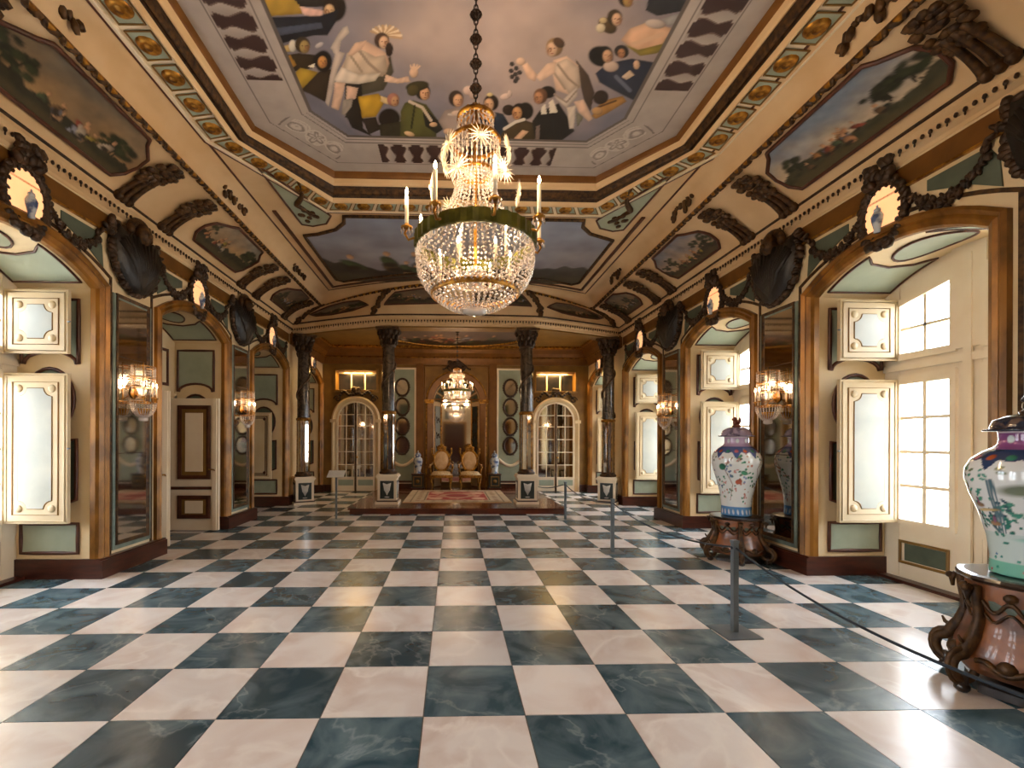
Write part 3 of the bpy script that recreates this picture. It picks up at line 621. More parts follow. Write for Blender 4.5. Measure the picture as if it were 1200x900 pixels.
def offs(line, d, z):
    out = []
    n = len(line)
    for i in range(n):
        a = Vector(line[max(0, i - 1)]); b = Vector(line[min(n - 1, i + 1)]); t = (b - a).normalized(); out.append((line[i][0] + t.y * d, line[i][1] - t.x * d, z))
    return out
LE2 = [p for p in LE]
co = MB()
for prof in ([(0, 4.55), (.0, 4.50), (-.03, 4.47), (-.03, 4.40), (-.08, 4.37), (-.09, 4.34), (-.13, 4.32)],):
    co.loft([offs(LE2, d, z) for d, z in prof], False)
obj('cornice', co, 'ceil_cream', CEIL)
obj('cornice_line', MB().tube(offs(LE2, .005, 4.555), .02, 5), 'carved', CEIL)
dn = MB()
for i, (p, t) in enumerate(walk(offs(LE2, -.02, 4.42), .07)):
    if p.y < -1.5: continue
    q = Vector((t.y, -t.x, 0))
    c = p + q * .012; dn.blob((c.x, c.y, c.z), (.017, .017, .024), 0, 'z', 6, 4)
    if i % 2: dn.blob((c.x, c.y, c.z - .035), (.009, .009, .02), 0, 'z', 5, 3)
obj('dentils', dn, 'carved', CEIL, kind='stuff')
bd = MB()
for seg in (slice(0, SIDE), slice(len(LE2) - SIDE, len(LE2))):
    bd.loft([offs(LE2[seg], d, z) for d, z in ((-.13, 4.32), (-.12, 4.31), (-.095, 4.31), (-.095, 4.12), (-.10, 4.10))], False)
obj('brown_frieze_band', bd, 'gold_band', CEIL)
# beam carried by the columns: underside and rear face
en = [p for p in LE2 if p[1] > 7.9 and abs(p[0] - XC) < HE - .001]
bm = MB(); bm.loft([offs(en, -.13, 4.325), offs(en, -.13, 4.29), offs(en, -.5, 4.29), offs(en, -.5, 5.3)], False); obj('beam', bm, 'ochre', CEIL)
bl = MB(); [bl.loft([offs(LE2[g], -.07, 4.105), offs(LE2[g], -.07, 4.085), offs(LE2[g], -.13, 4.08)], False) for g in (slice(0, SIDE), slice(len(LE2) - SIDE, len(LE2)))]; obj('beam_fillet', bl, 'gilt', CEIL)
# carved brackets sprouting from the cornice in pairs over the piers
def bracket_mesh():
    mb = MB(); lf = MB(); f = cove_fn('left', .03)
    P = lambda y, t, o=0: tuple(cove_fn('left', .03 + o)(np.array(float(y)), np.array(float(t))) - np.array([XL, 0, 0]))
    for k in (-1, 0, 1): mb.tube([P(k * (.05 + .05 * (1 - t)), t, .03 * math.sin(PI * t)) for t in np.linspace(.02, .62, 8)], [.038, .034, .032, .03, .03, .03, .032, .034], 6)
    for k in (-2, 0, 2): mb.blob(P(k * .045, .03), (.06, .05, .06), 0)
    rs = random.Random(7)
    for i in range(48):
        t = rs.uniform(.42, .98); w = .14 * math.sin(PI * min(1, (1.05 - t) / .75)) + .02; lf.blob(P(rs.uniform(-w, w), t, .02), (.045, .055, .03), rs.uniform(-1, 1), 'z', 7, 4)
    return mb.mesh('bracket'), lf.mesh('acanthus')
bmh, lmh = bracket_mesh(); bmh.materials.append(MATS['gilt_dark']); lmh.materials.append(MATS['gilt_dark'])
for side in ('left', 'right'):
    for yb in (.02, .75, 2.98, 3.78, 6.05, 6.7, 8.25):
        o = obj('bracket', bmh, None, CEIL, (XW[side], yb, 0), 0 if side == 'left' else PI); obj('acanthus', lmh, None, o)
# leaf sprays on the plain band, and paintings on the curved end cove
def endcove(off):
    def fn(U, V):
        out = np.zeros(U.shape + (3,)); it = np.nditer(U, flags=['multi_index'])
        for u in it:
            i = it.multi_index; x = float(u); t = float(V[i]); hx = max(-1, min(1, x))
            p = bez((XC + hx * HE, Ye(hx * HE), 4.55), (XC + hx * HG, Yg(hx * HG), Zg(hx * HG)), t); out[i] = (p[0], p[1] - off, p[2] - off * .4)
        return out
    return fn
for sg in (-1, 1):
    lens = [(sg * .93, .35), (sg * .84, .62), (sg * .74, .68), (sg * .62, .6), (sg * .53, .35), (sg * .62, .22), (sg * .75, .18), (sg * .86, .22)]
    framed('cove_painting', lens, endcove(.03), landscape(60 + sg, '#5c564e', '#7a6a58', '#2a241c'), 40, 14, .06, .018, sg < 0, 'dark lens shaped painting in the end cove beside the columns, ' + ('door side' if sg < 0 else 'window side'))
    lens = [(sg * .43, .3), (sg * .4, .75), (sg * .2, .82), (sg * .08, .78), (sg * .1, .3)]
    framed('cove_painting', lens, endcove(.03), landscape(70 + sg, '#6a5c4c', '#7a6248', '#2e241a'), 40, 16, .05, .018, sg < 0, 'dark painting in the end cove over the columns, half behind the chandelier, ' + ('door side' if sg < 0 else 'window side'))
    for xx in (.475, .97):
        lf = MB(); rs = random.Random(3)
        for i in range(22):
            t = i / 21; q = endcove(.03)(np.array(sg * xx), np.array(.05 + .9 * t)); lf.blob(tuple(q + np.array([rs.uniform(-.05, .05), 0, 0])), (.06, .03, .05), rs.uniform(-1, 1))
        obj('acanthus_rib', lf, 'gilt_dark', CEIL)
sp = MB(); rs = random.Random(12)
for i in range(14):
    t = i / 13; sp.blob((rs.uniform(-.02, .02), -.3 + .6 * t, rs.uniform(-.03, .05)), (.03, .05, .035 * (1.2 - abs(t - .4))), rs.uniform(-1, 1), 'x', 6, 4)
spm = sp.mesh('leaf_spray'); spm.materials.append(MATS['gilt_dark'])
for sg in (-1, 1):
    for y in (1.0, 4.1, 6.9): obj('leaf_spray', spm, None, CEIL, (XC + sg * 3.32, y, 5.14)).scale = (1.2, 1.0, 1.7)

# low ceiling over the dais with its oval painting
DC = MB(); ev = [(XC + x, Ye(x) + .3) for x in np.linspace(-HE, HE, 25)]
DC.slab([(XL - .1, 8.9)] + ev + [(XR + .1, 8.9), (XR + .1, YF + .1), (XL - .1, YF + .1)], 4.6, 4.7)
DCO = obj('ceiling_dais', DC, 'ochre', kind='structure')
ovp = [(XC + 1.95 * math.cos(a), 10.15 + 1.4 * math.sin(a)) for a in np.linspace(0, 2 * PI, 41)[:-1]]
framed('ceiling_painting', ovp, lambda U, V: np.stack([U, V, np.full_like(U, 4.585)], -1), landscape(90, '#5a4c46', '#6a584c', '#2a211c', 14, 0), 60, 40, .2, .04, True, 'oval ceiling painting above the throne chairs', fmat='gilt')
for rr, mt in ((1.05, 'gilt'), (1.1, 'brown')):
    obj('oval_moulding', MB().tube([(XC + 1.95 * rr * math.cos(a), 10.15 + 1.4 * rr * math.sin(a), 4.59) for a in np.linspace(0, 2 * PI, 49)[:-1]], .035, 6, closed=True), mt, DCO)
dco = MB()
pth = [(XR, 9.0, 4.6), (XR, YF, 4.6), (XL, YF, 4.6), (XL, 9.0, 4.6)]
dco.sweep(pth, [(0, .54), (.05, .54), (.07, .44), (.12, .3), (.22, .2), (.27, .1), (.34, .06), (.36, 0), (0, 0)], (0, 0, -1)); obj('cove_cornice', dco, 'gold_band', DCO)
dco = MB(); dco.sweep(pth, [(.09, .345), (.09, .33), (.13, .31), (.14, .33)], (0, 0, -1)); dco.sweep(pth, [(.35, .07), (.35, .0), (.4, 0), (.4, .05)], (0, 0, -1)); obj('cornice_fillet', dco, 'gilt', DCO)

# ------------------------------------------------------------------ wall dressing, bay by bay
def wpt(side, Y, d, z):                 # a world point d metres out of the wall face
    return (XW[side] + (d if side == 'left' else -d), Y, z)
# stepped gilt surround round an opening (shared mesh, local to bay centre)
ap = arch_path(HW, .0, ZS, ZC)
sur = MB().sweep([(x, 0, z) for x, z in ap], [(-.14, 0), (-.14, .05), (-.11, .07), (-.075, .042), (-.045, .055), (0, .03), (.02, .0), (.02, -.06), (0, -.06), (0, 0)], (0, -1, 0)); surm = sur.mesh('arch_surround'); surm.materials.append(MATS['surround'])
ap2 = arch_path(HW + .2, .23, ZS + .19, ZC + .2)
lin = MB().sweep([(x, 0, z) for x, z in ap2], [(-.018, 0), (-.018, .012), (.018, .012), (.018, 0)], (0, -1, 0)); linm = lin.mesh('gilt_line'); linm.materials.append(MATS['gilt_dark'])
def arch_patch(xs0, xs1, y0, y1, cut=None):
    pass
def soffit_fn(off):
    def fn(U, V):
        h = ZC - ZS; R = (HW * HW + h * h) / (2 * h); return np.stack([U, V, ZC - R + np.sqrt(R * R - U * U) - off], -1)
    return fn
def soffit_piece(poly, name):
    vs = np.linspace(min(p[1] for p in poly) + 1e-4, max(p[1] for p in poly) - 1e-4, 13); fn = soffit_fn(.01); mb = MB(); ls = []
    for v in vs:
        a, b = span(poly, v); u = np.linspace(a, b, 9); ls.append([tuple(p) for p in fn(u, np.full_like(u, v))])
    mb.loft(ls); d = dense(poly, .08); P = fn(np.array([p[0] for p in d]), np.array([p[1] for p in d]))
    a = mb.mesh(name); a.materials.append(MATS['green']); b = MB().tube([tuple(p) for p in P], .014, 5, closed=True).mesh('border'); b.materials.append(MATS['brown']); return a, b
ov_s = soffit_piece(oval(0, .5, .36, .22, 24), 'soffit_oval')
en_s = [soffit_piece([(sg * .84, .12), (sg * .84, .88), (sg * .3, .88), (sg * .42, .74), (sg * .47, .5), (sg * .42, .26), (sg * .3, .12)], 'soffit_panel') for sg in (-1, 1)]
# jamb panels: shapes in (depth y, z)
jp = [[(.2, 2.5)] + [(.52 - .3 * math.cos(PI * i / 10), 2.5 + .14 * math.sin(PI * i / 10)) for i in range(11)] + [(.84, 2.5), (.84, 3.24), (.2, 3.24)], oval(.52, 2.08, .27, .36, 24), [(.22, .92), (.52, .82), (.82, .92), (.82, 1.62), (.7, 1.6), (.52, 1.52), (.34, 1.6), (.22, 1.62)], [(.2, .3), (.84, .3), (.84, .64), (.2, .64)]]
jm = {}
for sg in (-1, 1):                       # sg = direction the panel faces along local x
    for i, p in enumerate(jp):
        n = len(p); mb = MB(); V = [(0, y, z) for y, z in p] + [(sg * .012, y, z) for y, z in p]
        top = tuple(range(n, 2 * n)) if sg > 0 else tuple(range(2 * n - 1, n - 1, -1)); mb.add(V, [top] + [(q, (q + 1) % n, n + (q + 1) % n, n + q) for q in range(n)])
        a = mb.mesh('jamb_panel'); a.materials.append(MATS['green' if i in (0, 3) else 'green_dark']); b = MB().tube([(sg * .012, y, z) for y, z in dense(p, .15)], .022, 6, closed=True).mesh('border'); b.materials.append(MATS['brown']); jm[(sg, i)] = (a, b)
jbase = {}
for side in ('left', 'right'):
    w = WALL[side]
    for k, b in enumerate(BAYS):
        c = lx(side, b); s_ = obj('arch_surround', surm, None, w, (c, 0, 0)); obj('gilt_line', linm, None, w, (c, -.001, 0))
        if k < 1: continue
        for a, bb_ in [ov_s] + en_s: o = obj(a.name.split('.')[0], a, None, w, (c, 0, 0)); obj('border', bb_, None, o)
        far = 1 if side == 'left' else -1       # local direction of the far jamb
        for i in range(4):
            a, b_ = jm[(-far, i)]; o = obj('jamb_panel', a, None, w, (c + far * HW, 0, 0)); obj('border', b_, None, o)
    # mahogany skirting: piers and jambs
    mb = MB(); es = [YB]
    for b in BAYS: es += [b - HW, b + HW]
    es.append(YF)
    for i in range(0, len(es), 2):
        a, b = sorted((lx(side, es[i]), lx(side, es[i + 1]))); mb.box(a - .03, b + .03, -.09, REC - .08, 0, .21); mb.box(a - .03, b + .03, -.07, REC - .08, .21, .23)
    obj('baseboard_' + side, mb, 'mahogany', None, (XW[side], 0, 0), RZ[side], kind='structure')

# windows and their shutters ------------------------------------------------------------
def casement_window(n, side, Yc, shut=(True, True), sh_dim=False):
    root = empty('window_%d' % n, wpt(side, Yc, -REC + .1, 0), RZ[side], kind='structure')
    # local: x along wall, y depth (0 at the frame's face, + outwards)
    fr = MB(); zt = lambda x: arch_z(x) + .02
    cnt = [0]
    def bar(x0, x1, z0, z1, y0=0, y1=.1):
        cnt[0] += 1; e = .0012 * cnt[0]; fr.box(x0 + e * .1, x1 - e * .1, y0 + e, y1 - e, z0, z1)
    bar(-HW, -.74, 0, ZS + .1); bar(.74, HW, 0, ZS + .1); bar(-.11, .11, 0, ZC); bar(-HW, HW, 2.40, 2.60); bar(-HW, HW, 0, .24); bar(-.74, .74, .44, .70)
    bar(-.74, -.68, .24, .44); bar(.68, .74, .24, .44); bar(-.2, .2, .24, .44)
    N = 12; p = [(-HW + 2 * HW * i / N, arch_z(-HW + 2 * HW * i / N) + .03) for i in range(N + 1)]; q = [(x, z - .3) for x, z in p]
    fr.prism(q + p[::-1], .014, .084)
    bar(-.16, .16, 2.60, ZC, -.035, .1); bar(-.04, .04, .02, ZC - .1, -.05, .0); bar(-HW, HW, 2.46, 2.54, -.04, .0)
    obj('window_frame', fr, 'cream_light', root)
    sill = MB().box(-HW, HW, -.12, .1, 0, .035); obj('threshold', sill, 'mahogany', root)
    mu = MB(); pane_m = {}
    for sg in (-1, 1):
        xa, xb = sorted((sg * .18, sg * .72)); mid = (xa + xb) / 2
        rows = [.72, 1.115, 1.51, 1.905, 2.30]
        mu = MB()
        for x0, x1 in ((xa - .09, xa), (xb, xb + .06)): mu.box(x0, x1, -.02, .06, .66, 2.41)
        mu.box(xa, xb, -.018, .058, 2.30, 2.405); mu.box(xa, xb, -.018, .058, .665, .72)
        mu.box(mid - .02, mid + .02, 0, .035, .72, 2.30)
        for z in rows[1:-1]: mu.box(xa, xb, .001, .034, z - .018, z + .018)
        cs = obj('casement', mu, 'cream_light', root)
        for z0, z1 in zip(rows[:-1], rows[1:]):
            for x0, x1 in ((xa, mid), (mid, xb)): obj('pane', MB().box(x0, x1, .02, .026, z0, z1), 'window_glass', cs)
        mu = MB(); zz = lambda x: arch_z(x) - .26
        mu.box(mid - .016, mid + .016, 0, .05, 2.60, zz(mid)); mu.box(xa, xb, 0, .05, 2.93, 2.96)
        for x0, x1 in ((xa - .08, xa), (xb, xb + .06)): mu.box(x0, x1, -.02, .06, 2.58, zz((x0 + x1) / 2))
        mu.box(xa, xb, -.018, .058, 2.58, 2.66); mu.prism([(xa - .06, zz(xa) - .03), (xb + .06, zz(xb) - .03), (xb + .06, zz(xb) + .05), (xa - .06, zz(xa) + .05)], -.022, .056)
        tr = obj('transom_light', mu, 'cream_light', root)
        for x0, x1 in ((xa, mid), (mid, xb)):
            obj('pane', MB().box(x0, x1, .02, .026, 2.66, 2.945), 'window_glass', tr); obj('pane', MB().prism([(x0, 2.945), (x1, 2.945), (x1, zz(x1)), (x0, zz(x0))], .02, .026), 'window_glass', tr)
        gp = obj('lower_panel', MB().box(xa + .02, xb - .04, .01, .06, .24, .44), 'green_dark', root)
        obj('border', border(rect(xa - .0, xb - .02, .22, .46), .03, 0, .015), 'ochre', gp)
    # shutters folded back towards the far jamb
    far = 1 if side == 'left' else -1
    for on, (z0, z1), w in ((shut[0], (2.585, 3.30), .7), (shut[1], (.67, 2.36), .7)):
        if not on: continue
        xx = far * (HW - .14); y0, y1 = -.72, -.02                 # parallel to the jamb, hinged at the frame
        sh = MB(); fz = lambda y: (.0 if z1 < 3 else .05 * (y1 - y) / .7 * 0)
        sh.box(min(xx, xx - far * .045), max(xx, xx - far * .045), y0, y1, z0, z1); so = obj('shutter', sh, 'shutter_cream', root)
        xf = xx - far * .045
        def rim(pts, r, nm, mt): obj(nm, MB().tube([(xf, y, z) for y, z in pts], r, 6, closed=True), mt, so)
        rim([(y0 + .03, z0 + .03), (y1 - .03, z0 + .03), (y1 - .03, z1 - .03), (y0 + .03, z1 - .03)], .012, 'moulding', 'shutter_cream')
        rim([(y0 + .1, z0 + .1), (y1 - .1, z0 + .1), (y1 - .1, z1 - .1), (y0 + .1, z1 - .1)], .009, 'moulding', 'ochre')
        a, b_, c_, d_ = y0 + .17, y1 - .17, z0 + .17, z1 - .17; r = .09; cor = []
        for cy, cz, s0 in ((b_, c_, PI), (b_, d_, -PI / 2), (a, d_, 0), (a, c_, PI / 2)):
            cor += [(cy + r * math.cos(s0 - t), cz + r * math.sin(s0 - t)) for t in np.linspace(0, PI / 2, 6)]
        n = len(cor); pl = MB(); V = [(xf - far * .008, y, z) for y, z in cor]; pl.add(V, [tuple(range(n)) if far < 0 else tuple(range(n - 1, -1, -1))]); obj('field_panel', pl, 'shutter_blue', so)
        rim(cor, .008, 'moulding', 'ochre')
        for cy, cz in ((a, c_), (b_, c_), (b_, d_), (a, d_)): obj('corner_boss', MB().blob((xf, cy, cz), (.02, .045, .045)), 'shutter_cream', so)
        for zz_ in (z0 + .12, z1 - .12): obj('hinge', MB().tube([(xx, y1 + .01, zz_ - .04), (xx, y1 + .01, zz_ + .04)], .012, 6), 'gilt_dark', so)
        obj('latch_pin', MB().tube([(xf, y0 + .0, (z0 + z1) / 2), (xf, y0 - .03, (z0 + z1) / 2)], .008, 6), 'steel', so)
    return root
def portal(side, Yc):
    l = bpy.data.lights.new('window_portal', 'AREA'); l.shape = 'RECTANGLE'; l.size = 1.8; l.size_y = 3.4; l.cycles.is_portal = True
    o = bpy.data.objects.new('window_portal', l); COL.objects.link(o); o.location = wpt(side, Yc, -REC - .03, 1.9); o.rotation_euler = (PI / 2, 0, PI / 2 if side == 'right' else -PI / 2)
n = 0
for k, b in enumerate(BAYS):
    n += 1; casement_window(n, 'right', b, (k > 1, k > 1)); portal('right', b)
for k, b in enumerate(BAYS):
    if k in (0, 1, 2): n += 1; casement_window(n, 'left', b, (k > 1, k > 1)); portal('left', b)

# closed bays of the door side
def closed_bay(Yc, n, door):
    root = empty('wall_recess_%d' % n, wpt('left', Yc, -REC + .1, 0), RZ['left'], kind='structure')
    N = 12; p = [(-HW + 2 * HW * i / N, arch_z(-HW + 2 * HW * i / N) + .03) for i in range(N + 1)]
    if door:
        obj('panelling', MB().prism([(HW, 2.42)] + p[::-1] + [(-HW, 2.42)][::1], 0, .1) if False else MB().prism([(-HW, 2.42), (HW, 2.42)] + p[::-1], 0, .1), 'cream', root)
        obj('transom_panel', border(rect(-.7, .7, 2.6, 3.2), .05, 0, .02), 'brown', root)
        obj('door_frame', MB().box(-HW, -.86, -.04, .12, 0, 2.42).box(.86, HW, -.04, .12, 0, 2.42).box(-HW, HW, -.04, .12, 2.36, 2.46), 'cream', root)
        obj('anteroom', MB().box(-HW - .6, HW + .6, 2.0, 2.1, 0, 2.8).box(-HW - .6, -HW - .5, .1, 2.1, 0, 2.8).box(HW + .5, HW + .6, .1, 2.1, 0, 2.8).box(-HW - .6, HW + .6, .1, 2.1, 2.7, 2.8).box(-HW - .6, -HW, .1, .2, 0, 2.8).box(HW, HW + .6, .1, .2, 0, 2.8).box(-HW - .6, HW + .6, .1, 2.1, -.1, .0), 'cream', root)
    else:
        obj('panelling', MB().prism([(-HW, 0), (HW, 0)] + p[::-1], 0, .1), 'cream', root)
        for z0, z1 in ((.3, .64), (.8, 2.3), (2.5, 3.2)):
            o = obj('green_panel', MB().box(-.7, .7, -.012, 0, z0, z1), 'green_dark', root); obj('border', border(rect(-.7, .7, z0, z1), .05, -.012, .02), 'brown', o)
    return root
B2, B3, B4 = BAYS[3], BAYS[4], BAYS[5]
closed_bay(B2, 1, True); closed_bay(B3, 2, False); closed_bay(B4, 3, False)
# door leaves: the far one swung into the recess, the near one half seen at its edge
def door_leaf(name, loc, rz, w=.84, h=2.36):
    root = empty(name, loc, rz, kind='structure')
    obj('leaf', MB().box(0, w, -.025, .025, .015, h), 'cream_light', root)
    def panel(z0, z1):
        a, b = w * .2, w * .8
        o = obj('raised_panel', MB().box(a, b, -.035, -.025, z0, z1), 'ochre', root); obj('border', border(rect(a, b, z0, z1), .07, -.03, .03), 'brown', o)
        obj('centre_panel', MB().box(a + .1, b - .1, -.047, -.034, z0 + .1 * (1 if z1 - z0 > .5 else .6), z1 - .1 * (1 if z1 - z0 > .5 else .6)), 'cream_light', root)
    panel(.26, .6); panel(.96, 2.2); obj('rail_moulding', MB().box(.02, w - .12, -.045, -.025, .74, .79), 'brown', root)
    obj('astragal', MB().box(w - .1, w - .03, -.05, -.025, .015, h), 'cream_light', root)
    obj('handle', MB().tube([(w - .05, -.05, 1.08), (w - .05, -.1, 1.1), (w - .14, -.1, 1.1)], .012, 6), 'gilt', root)
    return root
door_leaf('door_1', (XL - REC + .14, B2 + .76, 0), 0)
door_leaf('door_2', (XL - REC + .14, B2 - .8, 0), .42, .8)
# loose shutter leaf standing open in the third bay
rb = bpy.data.objects.new('shutter', None)
def lone_shutter(Yc, z0=.67, z1=2.3):
    root = empty('shutter', wpt('left', Yc + HW - .14, -.28, 0), 0, kind='structure'); mb = MB().box(-.66, .0, -.02, .02, z0, z1); so = obj('leaf', mb, 'cream', root)
    for i, (q, mt) in enumerate(((.04, 'cream_light'), (.1, 'brown'), (.14, 'brown'))): obj('moulding', border(rect(-.66 + q, -q, z0 + q, z1 - q), .02, -.02, .012), mt, so)
    for x in (-.5, -.16):
        for z in (z0 + .16, z1 - .16): obj('corner_boss', MB().blob((x, -.03, z), (.04, .02, .04)), 'brown', so)
bpy.data.objects.remove(rb)
lone_shutter(B3)

# pier mirrors ---------------------------------------------------------------------------
PIER = [BAY0 + PITCH * (k + .5) for k in range(-1, 3)]          # 0.335, 3.325, 6.315, 9.305
def pier_mirror(side, Yc, label):
    root = empty('pier_mirror', wpt(side, Yc, 0, .3), RZ[side], label=label, cat='mirror'); z1 = 3.08
    obj('glass', MB().box(-.27, .27, -.02, -.005, .06, z1), 'mirror', root)
    obj('inner_frame', MB().sweep([(x, -.005, z) for x, z in rect(-.27, .27, .06, z1)[::-1]], [(-.035, 0), (-.035, .03), (0, .025), (.012, .016), (.012, 0)], (0, -1, 0), closed=True), 'gilt_dark', root)
    obj('outer_frame', MB().sweep([(x, 0, z) for x, z in rect(-.32, .32, -.0, z1)], [(-.03, 0), (-.03, .02), (0, .026), (.03, .02), (.03, 0)], (0, -1, 0), closed=True), 'frame_grey', root)
    for z in (1.15, 2.35): obj('glass_joint', MB().box(-.27, .27, -.024, -.018, z - .004, z + .004), 'carved', root)
pier_mirror('left', PIER[1], 'tall pier mirror between the bright shuttered window bay and the open cream door')
pier_mirror('left', PIER[2], 'tall pier mirror just past the open cream door')
pier_mirror('right', PIER[0], 'tall pier mirror behind the large landscape vase')
pier_mirror('right', PIER[1], 'tall pier mirror behind the smaller flowered vase')
pier_mirror('right', PIER[2], 'tall pier mirror on the window wall nearest the wall column')

# dark shell cartouches above the mirrors
def cart_mesh():
    sh = MB(); pts = [(-.40, .36), (-.43, .1), (-.36, -.18), (-.18, -.38), (0, -.44), (.18, -.38), (.36, -.18), (.43, .1), (.40, .36), (.2, .3), (0, .34), (-.2, .3)]
    pts = pts[::1]; n = len(pts); ring = [[(x * f, -.05 - d, z * f) for x, z in pts] for f, d in ((1, 0), (.92, .06), (.7, .1), (.35, .13), (.02, .14))]
    sh.loft([r for r in ring], True, True); sh.loft([[(x, 0, z) for x, z in pts], ring[0]], False, True)
    rm = MB(); rs = random.Random(2)
    for i in range(13):
        a = PI * (i + .5) / 13; x1, z1 = .36 * math.cos(a), .30 * (.4 + .6 * math.sin(a)); sh.tube([(0, -.12, -.36), (x1 * .55, -.17, z1 * .3 - .1), (x1, -.12, z1)], [.02, .035, .04], 6)
    for x, z in dense(pts, .04): f_ = rs.uniform(.93, 1.07); q_ = rs.uniform(.018, .05); rm.blob((x * f_, -.06, z * f_), (q_, .045, q_ * rs.uniform(.7, 1.8)), rs.uniform(-2, 2))
    for sg in (-1, 1):
        for i in range(7): rm.blob((sg * (.42 + .025 * i), -.05, .3 - .02 * i + .03 * math.sin(i * 2)), (.02, .03, .045), sg * i)
    cr = MB(); cr.blob((0, -.14, .36), (.11, .1, .14)); cr.blob((0, -.22, .34), (.03, .05, .04))
    for i in range(18):
        a = PI * i / 17; cr.blob((.17 * math.cos(a), -.1, .36 + .15 * math.sin(a)), (.055, .05, .055), a)
    return sh, rm, cr
sh, rm, cr = cart_mesh(); CM = [x.mesh(nm) for x, nm in ((sh, 'shield'), (rm, 'carved_rim'), (cr, 'crest_mask'))]
for me, mt in zip(CM, ('shell_dark', 'carved', 'gilt_dark')): me.materials.append(MATS[mt])
for side, i, lb in (('left', 1, 'dark shell cartouche above the mirror between the bright window bay and the open door'), ('left', 2, 'dark shell cartouche above the mirror just past the open cream door'), ('right', 0, 'dark shell cartouche high above the large landscape vase'),
                    ('right', 1, 'dark shell cartouche high above the smaller flowered vase'), ('right', 2, 'dark shell cartouche above the window side mirror nearest the wall column')):
    r = empty('shell_cartouche', wpt(side, PIER[i], 0, 3.9), RZ[side], label=lb, cat='carving')
    for me in CM: obj(me.name.split('.')[0], me, None, r)

# oval niches with self-glowing backing and small porcelain jars above every arch
def niche_meshes():
    fr = MB(); rs = random.Random(5); ring = oval(0, 0, .19, .26, 34)
    fr.sweep([(x, 0, z) for x, z in ring[::-1]], [(-.08, 0), (-.07, .05), (-.03, .06), (.0, .03), (.0, 0)], (0, -1, 0), closed=True, smooth=True)
    # side vector points inwards for a counter-clockwise oval
    for i, (x, z) in enumerate(ring):
        q = 1.2 + .08 * (i % 2); fr.blob((x * q * 1.05, -.045, z * q), (.032, .025, .042), rs.uniform(-1, 1), 'y', 6, 4)
        if i % 2: fr.blob((x * 1.0, -.04, z * 1.0), (.02, .014, .026), rs.uniform(-1, 1), 'y', 5, 3)
    cr = MB()
    for i in range(16): cr.blob((rs.uniform(-.13, .13), -.07, .36 + rs.uniform(-.05, .13)), (.05, .05, .06), rs.uniform(-1, 1), 'y', 6, 4)
    ft = MB()
    for i in range(9): ft.blob((rs.uniform(-.14, .14), -.05, -.33 + rs.uniform(-.03, .03)), (.06, .04, .04), rs.uniform(-1, 1), 'y', 6, 4)
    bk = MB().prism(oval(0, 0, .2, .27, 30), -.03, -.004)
    jar = MB().lathe([(.0, -.19), (.04, -.19), (.045, -.17), (.04, -.14), (.07, -.02), (.075, .03), (.05, .08), (.035, .09), (.045, .1), (.04, .13), (.012, .15), (.015, .17), (.0, .19)], 14)
    return fr, cr, ft, bk, jar
fr_, cr_, ft_, bk_, jar_ = niche_meshes(); jar_.v = [(x * .75, y * .6, z * .75) for x, y, z in jar_.v]; NM = [fr_.mesh('carved_frame'), cr_.mesh('crest'), ft_.mesh('carved_bracket'), bk_.mesh('glow_backing')]
for me, mt in zip(NM, ('carved', 'carved', 'carved', 'niche_glow')): me.materials.append(MATS[mt])
jarm = jar_.mesh('jar'); jarm.materials.append(MATS['blue_white'])
sw = MB(); rs = random.Random(8)
for i in range(95):
    t = i / 94; x = t * .62; z = -.19 * math.sin(PI * t) - .05 * t; w_ = .016 + .045 * math.sin(PI * t)
    sw.blob((x + rs.uniform(-.02, .02), -.03, z + rs.uniform(-w_, w_)), (.042, .025, .013), rs.uniform(-2, 2), 'y', 6, 4)
for i in range(8): sw.blob((.62 + rs.uniform(-.03, .03), -.03, -.02 + rs.uniform(-.1, .08)), (.025, .025, .04), rs.uniform(-1, 1), 'y', 6, 4)
swm = sw.mesh('swag'); swm.materials.append(MATS['carved'])
WH = {('left', 2): 'above the bright shuttered window bay facing the vases', ('left', 3): 'above the open cream door', ('left', 4): 'above the dim bay with one closed shutter', ('left', 5): 'above the dim bay between wall column and glazed door',
      ('right', 2): 'above the window between the two vases', ('right', 3): 'above the window just past the smaller vase', ('right', 4): 'above the window before the wall column', ('right', 5): 'above the window beyond the wall column'}
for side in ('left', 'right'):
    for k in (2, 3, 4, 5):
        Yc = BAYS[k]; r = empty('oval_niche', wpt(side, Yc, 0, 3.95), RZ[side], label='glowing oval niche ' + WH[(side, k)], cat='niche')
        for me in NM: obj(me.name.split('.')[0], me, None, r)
        obj('porcelain_jar', jarm, None, None, wpt(side, Yc, .082, 3.89), RZ[side], label='porcelain jar in the niche ' + WH[(side, k)], cat='vase')
        c = lx(side, Yc)
        for sg in (-1, 1):
            pts = [(c + sg * .5, 3.86), (c + sg * .92, 3.86 - .1), (c + sg * 1.02, 3.62), (c + sg * 1.05, 4.02), (c + sg * .5, 4.02)]
            pts = [(c + sg * .42, 3.94), (c + sg * .78, 3.80), (c + sg * 1.0, 3.66), (c + sg * .98, 3.9), (c + sg * .9, 4.04), (c + sg * .42, 4.04)]
            if sg < 0: pts = pts[::-1]
            if k < 5 or sg * (1 if side == 'left' else -1) < 0:
                o = obj('frieze_panel', MB().prism(pts, -.012, 0), 'green_dark', WALL[side])
                s_ = obj('swag', swm, None, WALL[side], (c + sg * .27, 0, 3.98)); s_.scale = (sg, 1, 1)

